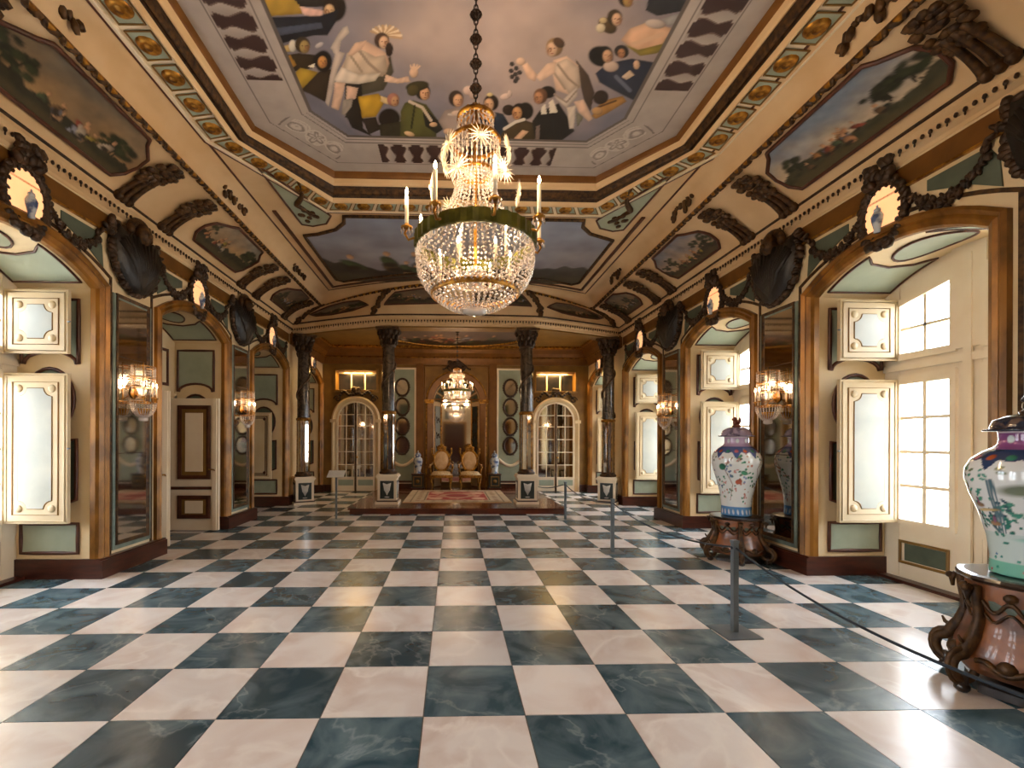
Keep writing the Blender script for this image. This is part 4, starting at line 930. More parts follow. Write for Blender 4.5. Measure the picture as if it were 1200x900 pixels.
# ------------------------------------------------------------------ far wall (local x from the axis, y=0 face, -y into the room)
def half_arch(hw, z0, zs, n=18): return [(-hw, z0)] + [(-hw * math.cos(PI * i / n), zs + hw * math.sin(PI * i / n)) for i in range(n + 1)] + [(hw, z0)]
dr = half_arch(.62, 0, 2.27)
for di, sg in enumerate((-1, 1)):
    x = sg * 3.2
    root = empty('door_%d' % (3 + di), (XC + x, YF, 0), 0, kind='structure')
    ap_ = half_arch(.72, 0, 2.27); ps = [(a, -.0, b) for a, b in ap_]
    obj('door_surround', MB().sweep(ps, [(-.05, 0), (-.05, .06), (0, .09), (.06, .06), (.1, .03), (.1, 0)], (0, -1, 0)), 'cream', root)
    obj('impost', MB().box(-.8, -.6, -.11, 0, 2.2, 2.3).box(.6, .8, -.11, 0, 2.2, 2.3), 'cream', root)
    for s2 in (-1, 1):
        g = [(0, .45)] + [(s2 * .58 * math.cos(a), 2.27 + .58 * math.sin(a)) for a in np.linspace(PI / 2, 0, 10)] + [(s2 * .58, .45)]
        g = [(p[0] + s2 * .02 if abs(p[0]) < .02 else p[0], p[1]) for p in g]
        if s2 > 0: g = g[::-1]
        lf = MB(); lf.sweep([(a, -.02, b) for a, b in g], [(-.02, 0), (-.02, .05), (.03, .05), (.03, 0)], (0, -1, 0), closed=True); a, b = sorted((s2 * .02, s2 * .6)); lf.box(a, b, -.06, -.02, .02, .45)
        mid = s2 * .3
        lf.box(mid - .012, mid + .012, -.06, -.035, .45, 2.27 + .49)
        for z in (.86, 1.27, 1.68, 2.09, 2.45): lf.box(a, b - .03 if z > 2.3 else b, -.058, -.035, z - .011, z + .011)
        le = obj('leaf', lf, 'cream_light', root)
        obj('mirror_glass', MB().prism(g, -.032, -.022), 'mirror', le)
        obj('green_panel', MB().box(a + .06, b - .05, -.07, -.06, .2, .38), 'green', le)
    obj('meeting_stile', MB().box(-.03, .03, -.075, -.03, .02, 2.83), 'gilt_dark', root); obj('knob', MB().blob((.05, -.1, 1.1), (.03, .03, .03)), 'gilt', root)
    # transom recess above, lit by a lamp hidden in its head
    tr = empty('window_%d' % (20 + di), (XC + x, YF, 0), 0, kind='structure')
    obj('frame', MB().sweep([(a, 0, b) for a, b in rect(-.64, .64, 3.24, 3.86)[::-1]], [(-.06, 0), (-.06, .04), (0, .05), (0, -.38), (-.02, -.38)], (0, -1, 0), closed=True), 'ochre', tr)
    mu = MB()
    for q in (-.22, .22): mu.box(q - .02, q + .02, .3, .36, 3.24, 3.86)
    mu.box(-.64, .64, .3, .36, 3.24, 3.28).box(-.64, .64, .3, .36, 3.8, 3.86); obj('mullions', mu, 'cream_light', tr)
    for q in (-.43, 0, .43): obj('pane', MB().box(q - .2, q + .2, .345, .355, 3.28, 3.8), 'dark_glass', tr)
    lamp('transom_lamp', 'AREA', 40, (1, .62, .2), (0, .16, 3.84), tr, size=.9)
    orn = MB(); rs = random.Random(3 + di)
    for t in np.linspace(-1, 1, 21): orn.blob((t * .55, -.05, 3.2 + .08 * math.cos(t * 9) - .12 * abs(t)), (.05, .05, .05), rs.uniform(-1, 1), 'y', 6, 4)
    for i in range(12): orn.blob((rs.uniform(-.1, .1), -.07, 3.18 + rs.uniform(-.12, .12)), (.06, .05, .06), 0, 'y', 6, 4)
    for s2 in (-1, 1):
        orn.tube([(s2 * (.58 + .12 * math.cos(a) * (1 - .1 * a)), -.04, 2.95 + .12 * math.sin(a) * (1 - .1 * a)) for a in np.linspace(0, 7, 24)], .02, 5)
    obj('carved_crest', orn, 'carved', tr)
    # green wall panel with a cream sweep; oval mirrors hang on it
    px = sg * 1.73
    gp = obj('wall_panel', MB().box(px - .38, px + .38, -.02, 0, .3, 3.9), 'green', FAR); obj('border', border(rect(px - .41, px + .41, .27, 3.93), .06, -.01, .035), 'cream_light', gp)
    obj('cream_sweep', MB().tube([(px - .38 + .76 * t, -.03, 1.05 - .22 * math.sin(PI * t)) for t in np.linspace(0, 1, 12)], .05, 6), 'cream_light', gp)
    obj('pilaster', MB().box(sg * 1.17 - .12, sg * 1.17 + .12, -.06, 0, DAIS, 4.1), 'gold_band', FAR)
    for zi, z in enumerate((3.33, 2.71, 2.09, 1.47)):
        o = empty('oval_mirror', (XC + px, YF - .02, z), 0, label='%s oval mirror on the far green panel, %s' % (('topmost', 'second highest', 'third highest', 'lowest')[zi], 'open door side' if sg < 0 else 'window side'), cat='mirror')
        obj('glass', MB().prism(oval(0, 0, .18, .25, 26), -.02, -.01), 'mirror', o)
        fr = MB().sweep([(a, 0, b) for a, b in oval(0, 0, .18, .25, 26)[::-1]], [(-.06, 0), (-.05, .05), (0, .04), (.01, 0)], (0, -1, 0), closed=True, smooth=True)
        for i, (a, b) in enumerate(oval(0, 0, .225, .265, 22)): fr.blob((a, -.03, b), (.035, .03, .035), 0, 'y', 6, 4)
        for i in range(5): fr.blob((-.1 + .05 * i, -.03, -.285), (.035, .025, .015), 0, 'y', 6, 4)
        obj('carved_frame', fr, 'carved', o)
# throne niche
nr = half_arch(.9, DAIS, NICHE_S)
obj('niche_arch', MB().sweep([(a, 0, b) for a, b in nr], [(-.07, 0), (-.07, .07), (-.02, .1), (.06, .07), (.15, .04), (.16, 0)], (0, -1, 0)), 'gold_band', FAR)
obj('niche_arch_fillet', MB().sweep([(a, -.06, b) for a, b in nr], [(-.075, 0), (-.075, .03), (-.04, .035), (-.04, 0)], (0, -1, 0)), 'gilt', FAR)
obj('niche_impost', MB().box(-1.02, -.72, -.12, .05, 2.82, 2.94).box(.72, 1.02, -.12, .05, 2.82, 2.94), 'gilt', FAR)
obj('spandrel_frame', border(rect(-1.02, 1.02, NICHE_S + .05, 4.02), .05, 0, .03), 'gold_band', FAR)
obj('niche_mirror', MB().prism(half_arch(.5, DAIS + .12, 2.85), .455, .48), 'mirror', FAR)
obj('niche_mirror_frame', MB().sweep([(a, .48, b) for a, b in half_arch(.5, DAIS + .1, 2.85)], [(-.06, 0), (-.06, .05), (.02, .05), (.02, 0)], (0, -1, 0)), 'gilt', FAR)
def cone(t, a): r = .735 + (.5 - .735) * t; return (r * math.cos(a), .02 + .44 * t, 2.87 + r * math.sin(a))
ns = MB(); ns.loft([[(.735 + (.5 - .735) * t, .02 + .44 * t, DAIS + .02)] + [cone(t, PI * i / 20) for i in range(21)] + [(-.735 - (.5 - .735) * t, .02 + .44 * t, DAIS + .02)] for t in (0, 1)], True); obj('niche_splay', ns, 'ceil_cream', FAR)
for i in range(7):
    a0, a1 = PI * (i + .12) / 7, PI * (i + .88) / 7; am = (a0 + a1) / 2
    vs_ = [Vector(cone(.1, a)) for a in (a0, am, a1)] + [Vector(cone(.9, a)) for a in (a1, am, a0)]; vs_ = [tuple(v + Vector((-.008 * math.cos(am), -.012, -.008 * math.sin(am)))) for v in vs_]
    o = obj('arch_coffer', MB().add(vs_, [(0, 1, 2, 3, 4, 5)]), 'green_dark', FAR)
    obj('border', MB().tube(vs_, .014, 5, closed=True), 'gilt', o); obj('rosette', MB().blob(cone(.5, am), (.05, .05, .05)), 'carved', o)
for sg in (-1, 1):
    f3 = lambda t, z: (sg * (.735 + (.5 - .735) * t) - sg * .01, .02 + .44 * t - .008, z); q4 = [f3(.15, .45), f3(.85, .45), f3(.85, 2.75), f3(.15, 2.75)]
    o = obj('niche_jamb_panel', MB().add(q4, [(0, 1, 2, 3)]), 'shutter_blue' if sg < 0 else 'black_panel', FAR); obj('border', MB().tube(q4, .016, 5, closed=True), 'gilt', o)
    fl = MB()
    for z in (.9, 1.35, 1.8, 2.3):
        for q in range(6): fl.blob(f3(.5 + random.Random(q).uniform(-.2, .2), z + random.Random(q + 5).uniform(-.12, .12)), (.025, .025, .05))
    obj('painted_flower', fl, 'carved', o, kind='stuff')
cr = MB(); rs = random.Random(31)
for i in range(40): cr.blob((rs.uniform(-.28, .28) * (1 - .3 * abs(rs.random())), -.12, 3.98 + rs.uniform(-.13, .16)), (.07, .06, .07), rs.uniform(-1, 1), 'y', 6, 4)
for sg in (-1, 1): cr.tube([(sg * t * .45, -.1, 4.0 + .1 * math.sin(t * 5)) for t in np.linspace(0, 1, 8)], .03, 5)
obj('carved_crest', cr, 'carved', FAR)
mb = MB()
for a, b in ((-5, -3.96), (-2.44, -1.05), (1.05, 2.44), (3.96, 5)): mb.box(a, b, -.04, 0, 0, .22 + DAIS * (abs(a) < 3 or abs(b) < 3))
obj('baseboard_far', mb, 'mahogany', None, (XC, YF, 0), 0, kind='structure')

# ------------------------------------------------------------------ dais, rug, columns
dz = empty('dais_platform', (XC, 9.6, 0), 0, label='low polished mahogany platform carrying the throne chairs', cat='platform')
w = 2.38; obj('riser', MB().box(-w, w, 7.42 - 9.6, YF - 9.6, 0, DAIS - .035), 'dais_wood', dz)
for i in range(8):
    y0 = 7.38 - 9.6 + i * .57; obj('board', MB().box(-w - .035, w + .035, y0, min(y0 + .566, YF - 9.6), DAIS - .035, DAIS), 'dais_wood', dz)
def rugcol(U, V, X):
    a, b = np.abs(U) / 1.3, np.abs(V) / 1.45; e = np.maximum(np.abs(U) - .78, np.abs(V) - .9)
    n = fnoise(U + 3, V + 3, 5, 3); p = Paint(U, V, np.array(L('#b9a78c')) * (.75 + .5 * n)[..., None])
    p.mix((e < 0).astype(float), np.array(L('#a03a34'))); p.mix(((e < 0) & (fnoise(U + 9, V + 4, 4, 8) > .54)).astype(float), np.array(L('#c98f7c')))
    p.ell(0, 0, .5, .5, '#b98a72', 0, .1, .0); p.ell(0, 0, .32, .34, '#8f2f2c', 0, .1, 0)
    for x in (-.55, .55):
        for y in (-.6, .6): p.ell(x, y, .2, .22, '#d0a890', 0, .2, 0)
    p.mix((np.abs(e - .04) < .025).astype(float), np.array(L('#5d4a3c'))); p.mix((np.abs(e - .36) < .02).astype(float), np.array(L('#6d5c4c'))); p.mix(((np.abs(e - .2) < .06) & (np.sin(U * 24) * np.sin(V * 24) > .2)).astype(float), np.array(L('#8c6a54')))
    return p.c
rug = canvas('rug', rect(-1.32, 1.32, -1.36, 1.36), lambda U, V: np.stack([U, V, np.full_like(U, .012)], -1), rugcol, 90, 90, 'carpet', loc=(XC, 9.68, DAIS), label='red and beige patterned rug on the platform before the throne chairs', cat='rug')
obj('rug_edge', MB().sweep([(-1.32, -1.36, 0), (1.32, -1.36, 0), (1.32, 1.36, 0), (-1.32, 1.36, 0)], [(0, 0), (0, .012)], (0, 0, 1), closed=True, pclosed=False), 'upholstery', rug)

def column(name, loc, rz, label, group, full=True, zb=0, ztop=4.29):
    root = empty(name, loc, rz, label=label, cat='column', group=group); H = ztop - zb
    def sq(h, z0, z1, mt, nm, rot=0): return obj(nm, MB().box(-h, h, -h, h, z0, z1), mt, root)
    sq(.27, 0, .06, 'cream_light', 'plinth'); pd = sq(.22, .06, .60, 'cream_light', 'pedestal_die')
    cap = MB(); [cap.box(-h, h, -h, h, a, b) for h, a, b in ((.235, .60, .63), (.26, .63, .67), (.24, .67, .70))]; obj('pedestal_cap', cap, 'cream_light', root)
    bs = MB(); bs.box(-.245, .245, -.245, .245, .06, .09); obj('pedestal_base', bs, 'mahogany', root)
    for a in range(4):
        M = Matrix.Rotation(a * PI / 2, 3, 'Z'); rec = MB(); rec.box(-.16, .16, -.226, -.219, .13, .55); rec.v = [tuple(M @ Vector(v)) for v in rec.v]; p_ = obj('die_panel', rec, 'black_panel', pd)
        dp = MB()
        for q in range(7):
            t = (q - 3) / 3; dp.tube([(t * .085, -.228, .5 - .03 * (1 - abs(t))), (t * .06, -.228, .36), (t * .055, -.228, .22 + .1 * abs(t))], [.014, .011, .013], 5)
        dp.blob((0, -.23, .17), (.06, .006, .012)); dp.v = [tuple(M @ Vector(v)) for v in dp.v]; obj('drapery', dp, 'white_card', pd)
    r = .155; z0 = .70
    obj('column_base', MB().lathe([(.0, z0), (.2, z0), (.215, z0 + .03), (.2, z0 + .06), (.175, z0 + .075), (.18, z0 + .1), (.17, z0 + .12)], 24), 'gilt_dark', root)
    mz = z0 + 1.45
    obj('lower_shaft', MB().lathe([(r, z0 + .1), (r, mz)], 8, smooth=False), 'mirror', root)
    gl = MB()
    for i in range(8):
        a = 2 * PI * i / 8; gl.tube([(r * math.cos(a), r * math.sin(a), z0 + .1), (r * math.cos(a), r * math.sin(a), mz)], .012, 5)
    obj('gilt_bead', gl, 'gilt', root)
    obj('shaft_band', MB().lathe([(r, mz - .03), (r + .03, mz - .01), (r + .03, mz + .03), (r, mz + .05)], 20), 'gilt', root)
    obj('upper_shaft', MB().lathe([(r, mz + .04), (r * .96, H - .8), (r * .9, H - .42)], 24), 'porphyry', root)
    gr = MB(); rs = random.Random(6)
    for i in range(70):
        t = i / 69; a = t * 9; z = mz + .1 + t * (H - .55 - mz); gr.blob((.165 * math.cos(a), .165 * math.sin(a), z), (.025, .025, .03), 0, 'y', 5, 3)
    obj('spiral_garland', gr, 'gilt_dark', root)
    cp = MB().lathe([(r * .95, H - .44), (.18, H - .42), (.16, H - .39), (.17, H - .2), (.24, H - .07), (.24, H - .05)], 20)
    for j, (zz, rr, n) in enumerate(((H - .32, .175, 10), (H - .2, .2, 10), (H - .09, .24, 8))):
        for i in range(n):
            a = 2 * PI * (i + .5 * (j % 2)) / n; cp.blob((rr * math.cos(a), rr * math.sin(a), zz), (.045, .045, .075), 0, 'y', 6, 4)
    obj('capital', cp, 'carved', root); sq(.27, H - .05, H, 'gilt_dark', 'abacus')
    return root
fc = column('column', (XC - 1.655, 8.27, DAIS), 0, 'freestanding marble column on the platform front, nearer the open door side', 'columns on the platform', zb=DAIS)
copy_tree(fc, None, (XC + 1.655, 8.27, DAIS), label='freestanding marble column on the platform front, nearer the windows')
wc = column('column', (XL + .32, 9.12, 0), .5, 'wall column on pedestal between two dim bays on the door side', None, zb=0)
copy_tree(wc, None, (XR - .32, 9.12, 0), -.5, label='wall column on pedestal between two windows')

# ------------------------------------------------------------------ throne chairs
def throne(loc, rz, label):
    root = empty('throne_chair', loc, rz, label=label, cat='chair', group='throne chairs')
    obj('seat', MB().loft([[(x * f, y * f, z) for x, y in ((-.3, -.3), (0, -.34), (.3, -.3), (.28, .24), (-.28, .24))] for f, z in ((1, .42), (1.02, .46), (.9, .52), (.4, .54), (.01, .545))], True, True), 'seat_stripe', root)
    obj('seat_rail', MB().sweep([(-.31, -.31, .40), (0, -.35, .40), (.31, -.31, .40), (.29, .26, .40), (-.29, .26, .40)], [(-.0, -.04), (-.0, .04), (.04, .04), (.04, -.04)], (0, 0, 1), closed=True), 'gilt', root)
    for sx in (-1, 1):
        obj('leg', MB().tube([(sx * .28, -.28, .40), (sx * .31, -.33, .3), (sx * .27, -.29, .12), (sx * .29, -.33, .02), (sx * .29, -.34, .0)], [.04, .035, .022, .022, .03], 8), 'gilt', root)
        obj('leg', MB().tube([(sx * .25, .23, .44), (sx * .26, .26, .2), (sx * .27, .33, .0)], [.032, .026, .022], 8), 'gilt', root)
        ar = MB().tube([(sx * .29, -.2, .42), (sx * .33, -.24, .6), (sx * .35, -.2, .68), (sx * .34, .02, .72), (sx * .26, .24, .8)], [.025, .022, .028, .026, .02], 8); ar.blob((sx * .35, -.24, .67), (.035, .035, .035)); am = obj('armrest', ar, 'gilt', root)
        obj('arm_pad', MB().blob((sx * .345, -.06, .735), (.03, .11, .025)), 'upholstery', am)
    M = Matrix.Rotation(-.16, 4, 'X'); M.translation = Vector((0, .25, .86))
    bk = MB().prism(oval(0, 0, .215, .29, 26), -.015, .03); bk.blob((0, -.015, 0), (.2, .03, .275), 0, 'y', 14, 10); bk.v = [tuple(M @ Vector(v)) for v in bk.v]; obj('backrest', bk, 'upholstery', root)
    fr = MB().tube([(a, 0, b) for a, b in oval(0, 0, .245, .32, 30)], .035, 8, closed=True); rs = random.Random(1)
    for a, b in oval(0, 0, .265, .34, 26): fr.blob((a, -.02, b), (.025, .025, .025), 0, 'y', 5, 3)
    for sx in (-1, 1): fr.tube([(sx * .12, .01, -.3), (sx * .2, .0, -.45)], .025, 6); fr.tube([(sx * .24, 0, .1), (sx * .31, 0, .25), (sx * .3, 0, .33)], [.02, .025, .03], 6); fr.blob((sx * .3, 0, .36), (.035, .035, .045))
    fr.v = [tuple(M @ Vector(v)) for v in fr.v]; obj('back_frame', fr, 'gilt', root)
    cr = MB()
    for i in range(14): cr.blob((rs.uniform(-.12, .12), 0, .36 + rs.uniform(0, .1)), (.05, .04, .05), 0, 'y', 6, 4)
    cr.blob((0, 0, .48), (.06, .05, .06)); cr.v = [tuple(M @ Vector(v)) for v in cr.v]; obj('crest', cr, 'gilt', root)
    return root
tc = throne((XC - .46, 11.42, DAIS + .017), 0, 'gilded armchair with oval upholstered back, the throne nearer the open door side')
copy_tree(tc, None, (XC + .42, 11.42, DAIS + .017), label='gilded armchair with oval upholstered back, the throne nearer the windows')
# porcelain urns on square stands beside the niche
for i, sg in enumerate((-1, 1)):
    st_ = empty('urn_stand', (XC + sg * 1.2, 11.62, DAIS), 0, label='low black urn stand with square gilt panel by the throne nearer the ' + ('open door', 'windows')[i], cat='stand', group='urn stands')
    obj('body', MB().box(-.18, .18, -.18, .18, 0, .44), 'black_panel', st_); obj('top', MB().box(-.2, .2, -.2, .2, .44, .47), 'mahogany', st_); obj('foot', MB().box(-.2, .2, -.2, .2, 0, .04), 'mahogany', st_)
    obj('square_panel', border(rect(-.12, .12, .1, .38), .03, -.18, .015), 'ochre', st_); obj('medallion', MB().lathe([(.0, .012), (.05, .012), (.06, 0)], 14), 'ochre', st_).matrix_local = Matrix.Translation((0, -.18, .24)) @ Matrix.Rotation(PI / 2, 4, 'X')
    u = empty('urn', (XC + sg * 1.2, 11.62, DAIS + .47), 0, label='blue and white lidded urn by the throne nearer the ' + ('open door', 'windows')[i], cat='urn', group='urns by the niche')
    obj('body', MB().lathe([(.0, 0), (.1, 0), (.1, .03), (.085, .06), (.13, .28), (.15, .40), (.13, .47), (.075, .52), (.08, .55)], 20), 'blue_white', u)
    obj('lid', MB().lathe([(.1, .55), (.1, .57), (.07, .63), (.02, .66), (.025, .7), (.0, .73)], 16), 'blue_white', u)

# ------------------------------------------------------------------ chandeliers
def chandelier(loc, label, scale=None, chain_top=None, watts=60):
    root = empty('chandelier', loc, 0, scale, label=label, cat='chandelier')      # origin at the corona ring's level
    R = .50; rs = random.Random(9)
    rg = MB(); n = 72
    rg.lathe([(R, -.055), (R + .012, -.05), (R + .012, .05), (R, .055), (R - .015, .055), (R - .015, -.055), (R, -.055)], n, flute=.022, smooth=False); obj('corona_ring', rg, 'olive_metal', root)
    def beads(name, strands, d, r, h=None):
        mb = MB()
        for st in strands:
            for p, t in walk(st, d): mb.octa(tuple(p), r, h)
        return obj(name, mb, 'crystal', root, kind='stuff')
    def circ(r, a, z): return (r * math.cos(a), r * math.sin(a), z)
    # bowl under the ring: strands curving in to the inner hoop and on to the finial
    bowl = []; bowl2 = []
    for i in range(52):
        a = 2 * PI * i / 52; bowl.append([circ(R * c, a, z) for c, z in ((.98, -.06), (1.0, -.16), (.97, -.26), (.88, -.36), (.74, -.44))])
    for i in range(34):
        a = 2 * PI * i / 34; bowl2.append([circ(R * c, a, z) for c, z in ((.74, -.44), (.6, -.5), (.42, -.55), (.2, -.575))])
    beads('bowl_strands', bowl, .036, .0145); beads('basket_strands', bowl2, .036, .0145)
    inner = [[circ(R * c, 2 * PI * (i + .5) / 36, z) for c, z in ((.95, -.02), (.85, -.16), (.7, -.27), (.5, -.33), (.3, -.36))] for i in range(36)]
    beads('inner_strands', inner, .04, .013)
    obj('inner_hoop', MB().lathe([(R * .74, -.46), (R * .76, -.45), (R * .76, -.42), (R * .74, -.41), (R * .73, -.44), (R * .74, -.46)], 40), 'gilt', root)
    obj('bottom_finial', MB().lathe([(.11, -.565), (.1, -.6), (.06, -.61), (.0, -.615)], 16), 'crystal', root)
    dr = MB()
    for i in range(60):
        a = 2 * PI * (i + .5) / 60; x, y, z = circ(R * 1.0, a, -.09); dr.octa((x, y, z), .012, .03)
    obj('pendant_drops', dr, 'crystal', root, kind='stuff')
    # tent of strands above the ring
    tent = [[circ(r, 2 * PI * i / 34, z) for r, z in ((R * .93, .04), (.33, .13), (.22, .3), (.16, .5), (.14, .62))] for i in range(34)]
    beads('tent_strands', tent, .036, .013)
    # upper crown tiers
    for j, (r, z) in enumerate(((.15, 1.06), (.205, .86), (.14, .6))):
        obj('crown_hoop', MB().lathe([(r, z - .022), (r + .012, z - .015), (r + .012, z + .015), (r, z + .022), (r - .008, z), (r, z - .022)], 30), 'gilt', root)
    fr1 = [[circ(.15, 2 * PI * i / 26, 1.04), circ(.155, 2 * PI * i / 26, .95), circ(.185, 2 * PI * i / 26, .87)] for i in range(26)]
    fr2 = [[circ(.205, 2 * PI * i / 32, .84), circ(.21, 2 * PI * i / 32, .6), circ(.18, 2 * PI * i / 32, .5)] for i in range(32)]
    mb = MB()
    for st in fr1 + fr2:
        for p, t in walk(st, .05): mb.octa(tuple(p), .009, .028)
    obj('crown_fringe', mb, 'crystal', root, kind='stuff')
    top = MB()
    for i in range(14):
        a = 2 * PI * i / 14; top.tube([circ(.15, a, 1.07), circ(.11, a, 1.12), circ(.03, a, 1.15)], .007, 5)
    obj('crown_top', top, 'gilt', root)
    # glass rosettes like starbursts
    sm_ = MB()
    for i in range(16):
        a = 2 * PI * i / 16; sm_.add([(0, -.012, 0), (.02 * math.cos(a + .18), 0, .02 * math.sin(a + .18)), (.115 * math.cos(a), 0, .115 * math.sin(a)), (.02 * math.cos(a - .18), 0, .02 * math.sin(a - .18)), (.05 * math.cos(a), -.014, .05 * math.sin(a))], [(0, 1, 4), (1, 2, 4), (2, 3, 4), (3, 0, 4), (0, 3, 2, 1)])
    sm_.blob((0, -.015, 0), (.022, .015, .022)); stm = sm_.mesh('star_rosette'); stm.materials.append(MATS['star_glass'])
    for k in range(6):
        a = 2 * PI * k / 6 - PI / 2 + .1
        for r, z, da in ((.285, .74, 0), (.37, .45, PI / 6)):
            q = a + da; obj('star_rosette', stm, None, root, (r * math.cos(q), r * math.sin(q), z), q + PI / 2)
    # central stem and ball
    obj('stem', MB().tube([(0, 0, -.35), (0, 0, 1.2)], .014, 8), 'gilt', root); obj('glass_ball', MB().blob((0, 0, -.3), (.1, .1, .1), 0, 'y', 18, 12), 'crystal', root)
    # candle arms
    for k in range(8):
        a = 2 * PI * k / 8 + .2; d = Vector((math.cos(a), math.sin(a), 0)); P = lambda r, z: tuple(d * r + Vector((0, 0, z)))
        arm = MB().tube([P(R, 0), P(R + .07, -.03), P(R + .1, .02), P(R + .085, .06)], .011, 6); arm.lathe([(.0, .055), (.045, .06), (.05, .075), (.02, .08), (.02, .1)], 12, (d.x * (R + .085), d.y * (R + .085), 0))
        ao = obj('candle_arm', arm, 'gilt', root); c = d * (R + .085)
        obj('candle', MB().lathe([(.0, .1), (.016, .1), (.016, .33), (.0, .335)], 10, (c.x, c.y, 0)), 'candle', ao)
        obj('flame', MB().lathe([(.0, .335), (.012, .35), (.014, .365), (.007, .39), (.0, .405)], 8, (c.x, c.y, 0)), 'flame', ao)
        dp = MB()
        for q in range(6): b = 2 * PI * q / 6; dp.octa((c.x + .045 * math.cos(b), c.y + .045 * math.sin(b), .035), .008, .024)
        obj('bobeche_drops', dp, 'crystal', ao)
    # inner ring of candles
    for k in range(6):
        a = 2 * PI * k / 6; c = Vector((.3 * math.cos(a), .3 * math.sin(a), -.2)); co_ = obj('candle', MB().lathe([(.0, -.1), (.014, -.1), (.014, .08), (.0, .085)], 8, tuple(c)), 'candle', root)
        obj('flame', MB().lathe([(.0, .085), (.012, .1), (.006, .13), (.0, .145)], 8, tuple(c)), 'flame', co_)
    if chain_top:
        ch = MB(); z = 1.15; i = 0
        while z < chain_top - .03:
            if i % 4 == 3:
                for q in range(4):
                    a = PI * q / 4; ch.tube([(.04 * math.cos(t) * math.cos(a), .04 * math.cos(t) * math.sin(a), z + .04 + .04 * math.sin(t)) for t in np.linspace(0, 2 * PI, 13)[:-1]], .007, 4, closed=True)
                ch.blob((0, 0, z + .04), (.055, .055, .01), 0, 'y', 10, 4); z += .075
            else:
                ch.tube([(.016 * math.cos(t) * (1 - i % 2), .016 * math.cos(t) * (i % 2), z + .025 + .03 * math.sin(t)) for t in np.linspace(0, 2 * PI, 11)[:-1]], .006, 4, closed=True); z += .045
            i += 1
        obj('chain', ch, 'chain_iron', root); obj('ceiling_rose', MB().lathe([(.0, chain_top - .04), (.06, chain_top - .03), (.09, chain_top)], 14), 'chain_iron', root)
    for k in range(4):
        a = 2 * PI * (2 * k) / 8 + .2; lamp('candle_glow', 'POINT', watts * .2, WARM, ((R + .1) * math.cos(a), (R + .1) * math.sin(a), .42), root, shadow_soft_size=.05)
    for z, e in ((.7, .045), (-.15, .15)): lamp('candle_glow', 'POINT', watts * e, WARM, (0, 0, z), root, shadow_soft_size=.12)
    return root
chandelier((.353, 1.22, 3.31), 'large crystal chandelier with olive corona ring hanging from the great octagonal ceiling painting', None, Z_P - 3.31, 90)
chandelier((XC, 9.7, 2.98), 'small crystal chandelier hanging before the throne mirror', (.72, .72, .55), (4.58 - 2.98) / .55, 40)

# ------------------------------------------------------------------ wall sconces
def sconce_proto():
    root = empty('wall_sconce', (0, 0, 0), 0); rs = random.Random(3); r = .17
    obj('back_plate', MB().lathe([(.0, .03), (.05, .03), (.07, .0)], 14), 'gilt', root).matrix_local = Matrix.Translation((0, -.02, .1)) @ Matrix.Rotation(PI / 2, 4, 'X')
    def hc(r, a, z): return (r * math.cos(a), -.2 + r * math.sin(a), z)
    hoop = MB()
    for z in (.44, .30, .18, -.02): hoop.tube([hc(r if z > 0 else .18, a, z) for a in np.linspace(0, 2 * PI, 25)[:-1]], .008, 5, closed=True)
    for a in (0, PI): hoop.tube([hc(r, a, .44), hc(r, a, .0)], .006, 5)
    hoop.tube([(0, -.02, .1), (0, -.2, .02), (0, -.2, .5)], .01, 6); obj('hoops', hoop, 'gilt', root)
    fr = MB()
    for i in range(30):
        a = 2 * PI * i / 30
        for z0, z1, rr in ((.44, .31, r), (.30, .19, r), (.17, .09, r * .95)):
            for p, t in walk([hc(rr, a, z0), hc(rr, a, z1)], .034): fr.octa(tuple(p), .009, .016)
    obj('crystal_fringe', fr, 'crystal', root, kind='stuff')
    bw = MB()
    for i in range(26):
        for p, t in walk([hc(r_, 2 * PI * i / 26, z_) for r_, z_ in ((.185, -.03), (.18, -.07), (.15, -.14), (.1, -.19), (.05, -.21))], .026): bw.octa(tuple(p), .012)
    obj('crystal_bowl', bw, 'crystal', root, kind='stuff'); obj('bowl_cup', MB().lathe([(.1, -.1), (.07, -.17), (.03, -.2)], 16, (0, -.2, 0)), 'gilt', root)
    obj('pendant', MB().lathe([(.05, -.2), (.07, -.215), (.07, -.25), (.05, -.26), (.0, -.265)], 14, (0, -.2, 0)), 'crystal', root)
    for k, (x, y) in enumerate(((-.13, -.33), (.13, -.33), (0, -.38))):
        arm = MB().tube([(0, -.2, .0), (x * .8, y, -.03), (x, y, .03)], .008, 5); arm.lathe([(.0, .03), (.03, .035), (.032, .045), (.012, .05)], 10, (x, y, 0)); ao = obj('candle_arm', arm, 'gilt', root)
        obj('candle', MB().lathe([(.0, .05), (.012, .05), (.012, .17), (.0, .175)], 8, (x, y, 0)), 'candle', ao); obj('flame', MB().lathe([(.0, .175), (.011, .19), (.006, .22), (.0, .235)], 8, (x, y, 0)), 'flame', ao)
    lamp('sconce_glow', 'POINT', 6, WARM, (0, -.24, .22), root, shadow_soft_size=.06)
    return root
sp_ = sconce_proto(); first = True
for side, i, lb in (('left', 1, 'crystal wall sconce on the mirror between the bright window bay and the open door'), ('left', 2, 'crystal wall sconce on the mirror just past the open cream door'),
                    ('right', 1, 'crystal wall sconce on the mirror behind the smaller flowered vase'), ('right', 2, 'crystal wall sconce on the window side mirror nearest the wall column')):
    o = sp_ if first else copy_tree(sp_); first = False; o.location = wpt(side, PIER[i], .02, 2.12); o.rotation_euler = (0, 0, RZ[side]); o.scale = (1, .66, 1); tag(o, lb, 'wall lamp', 'crystal sconces on the pier mirrors')

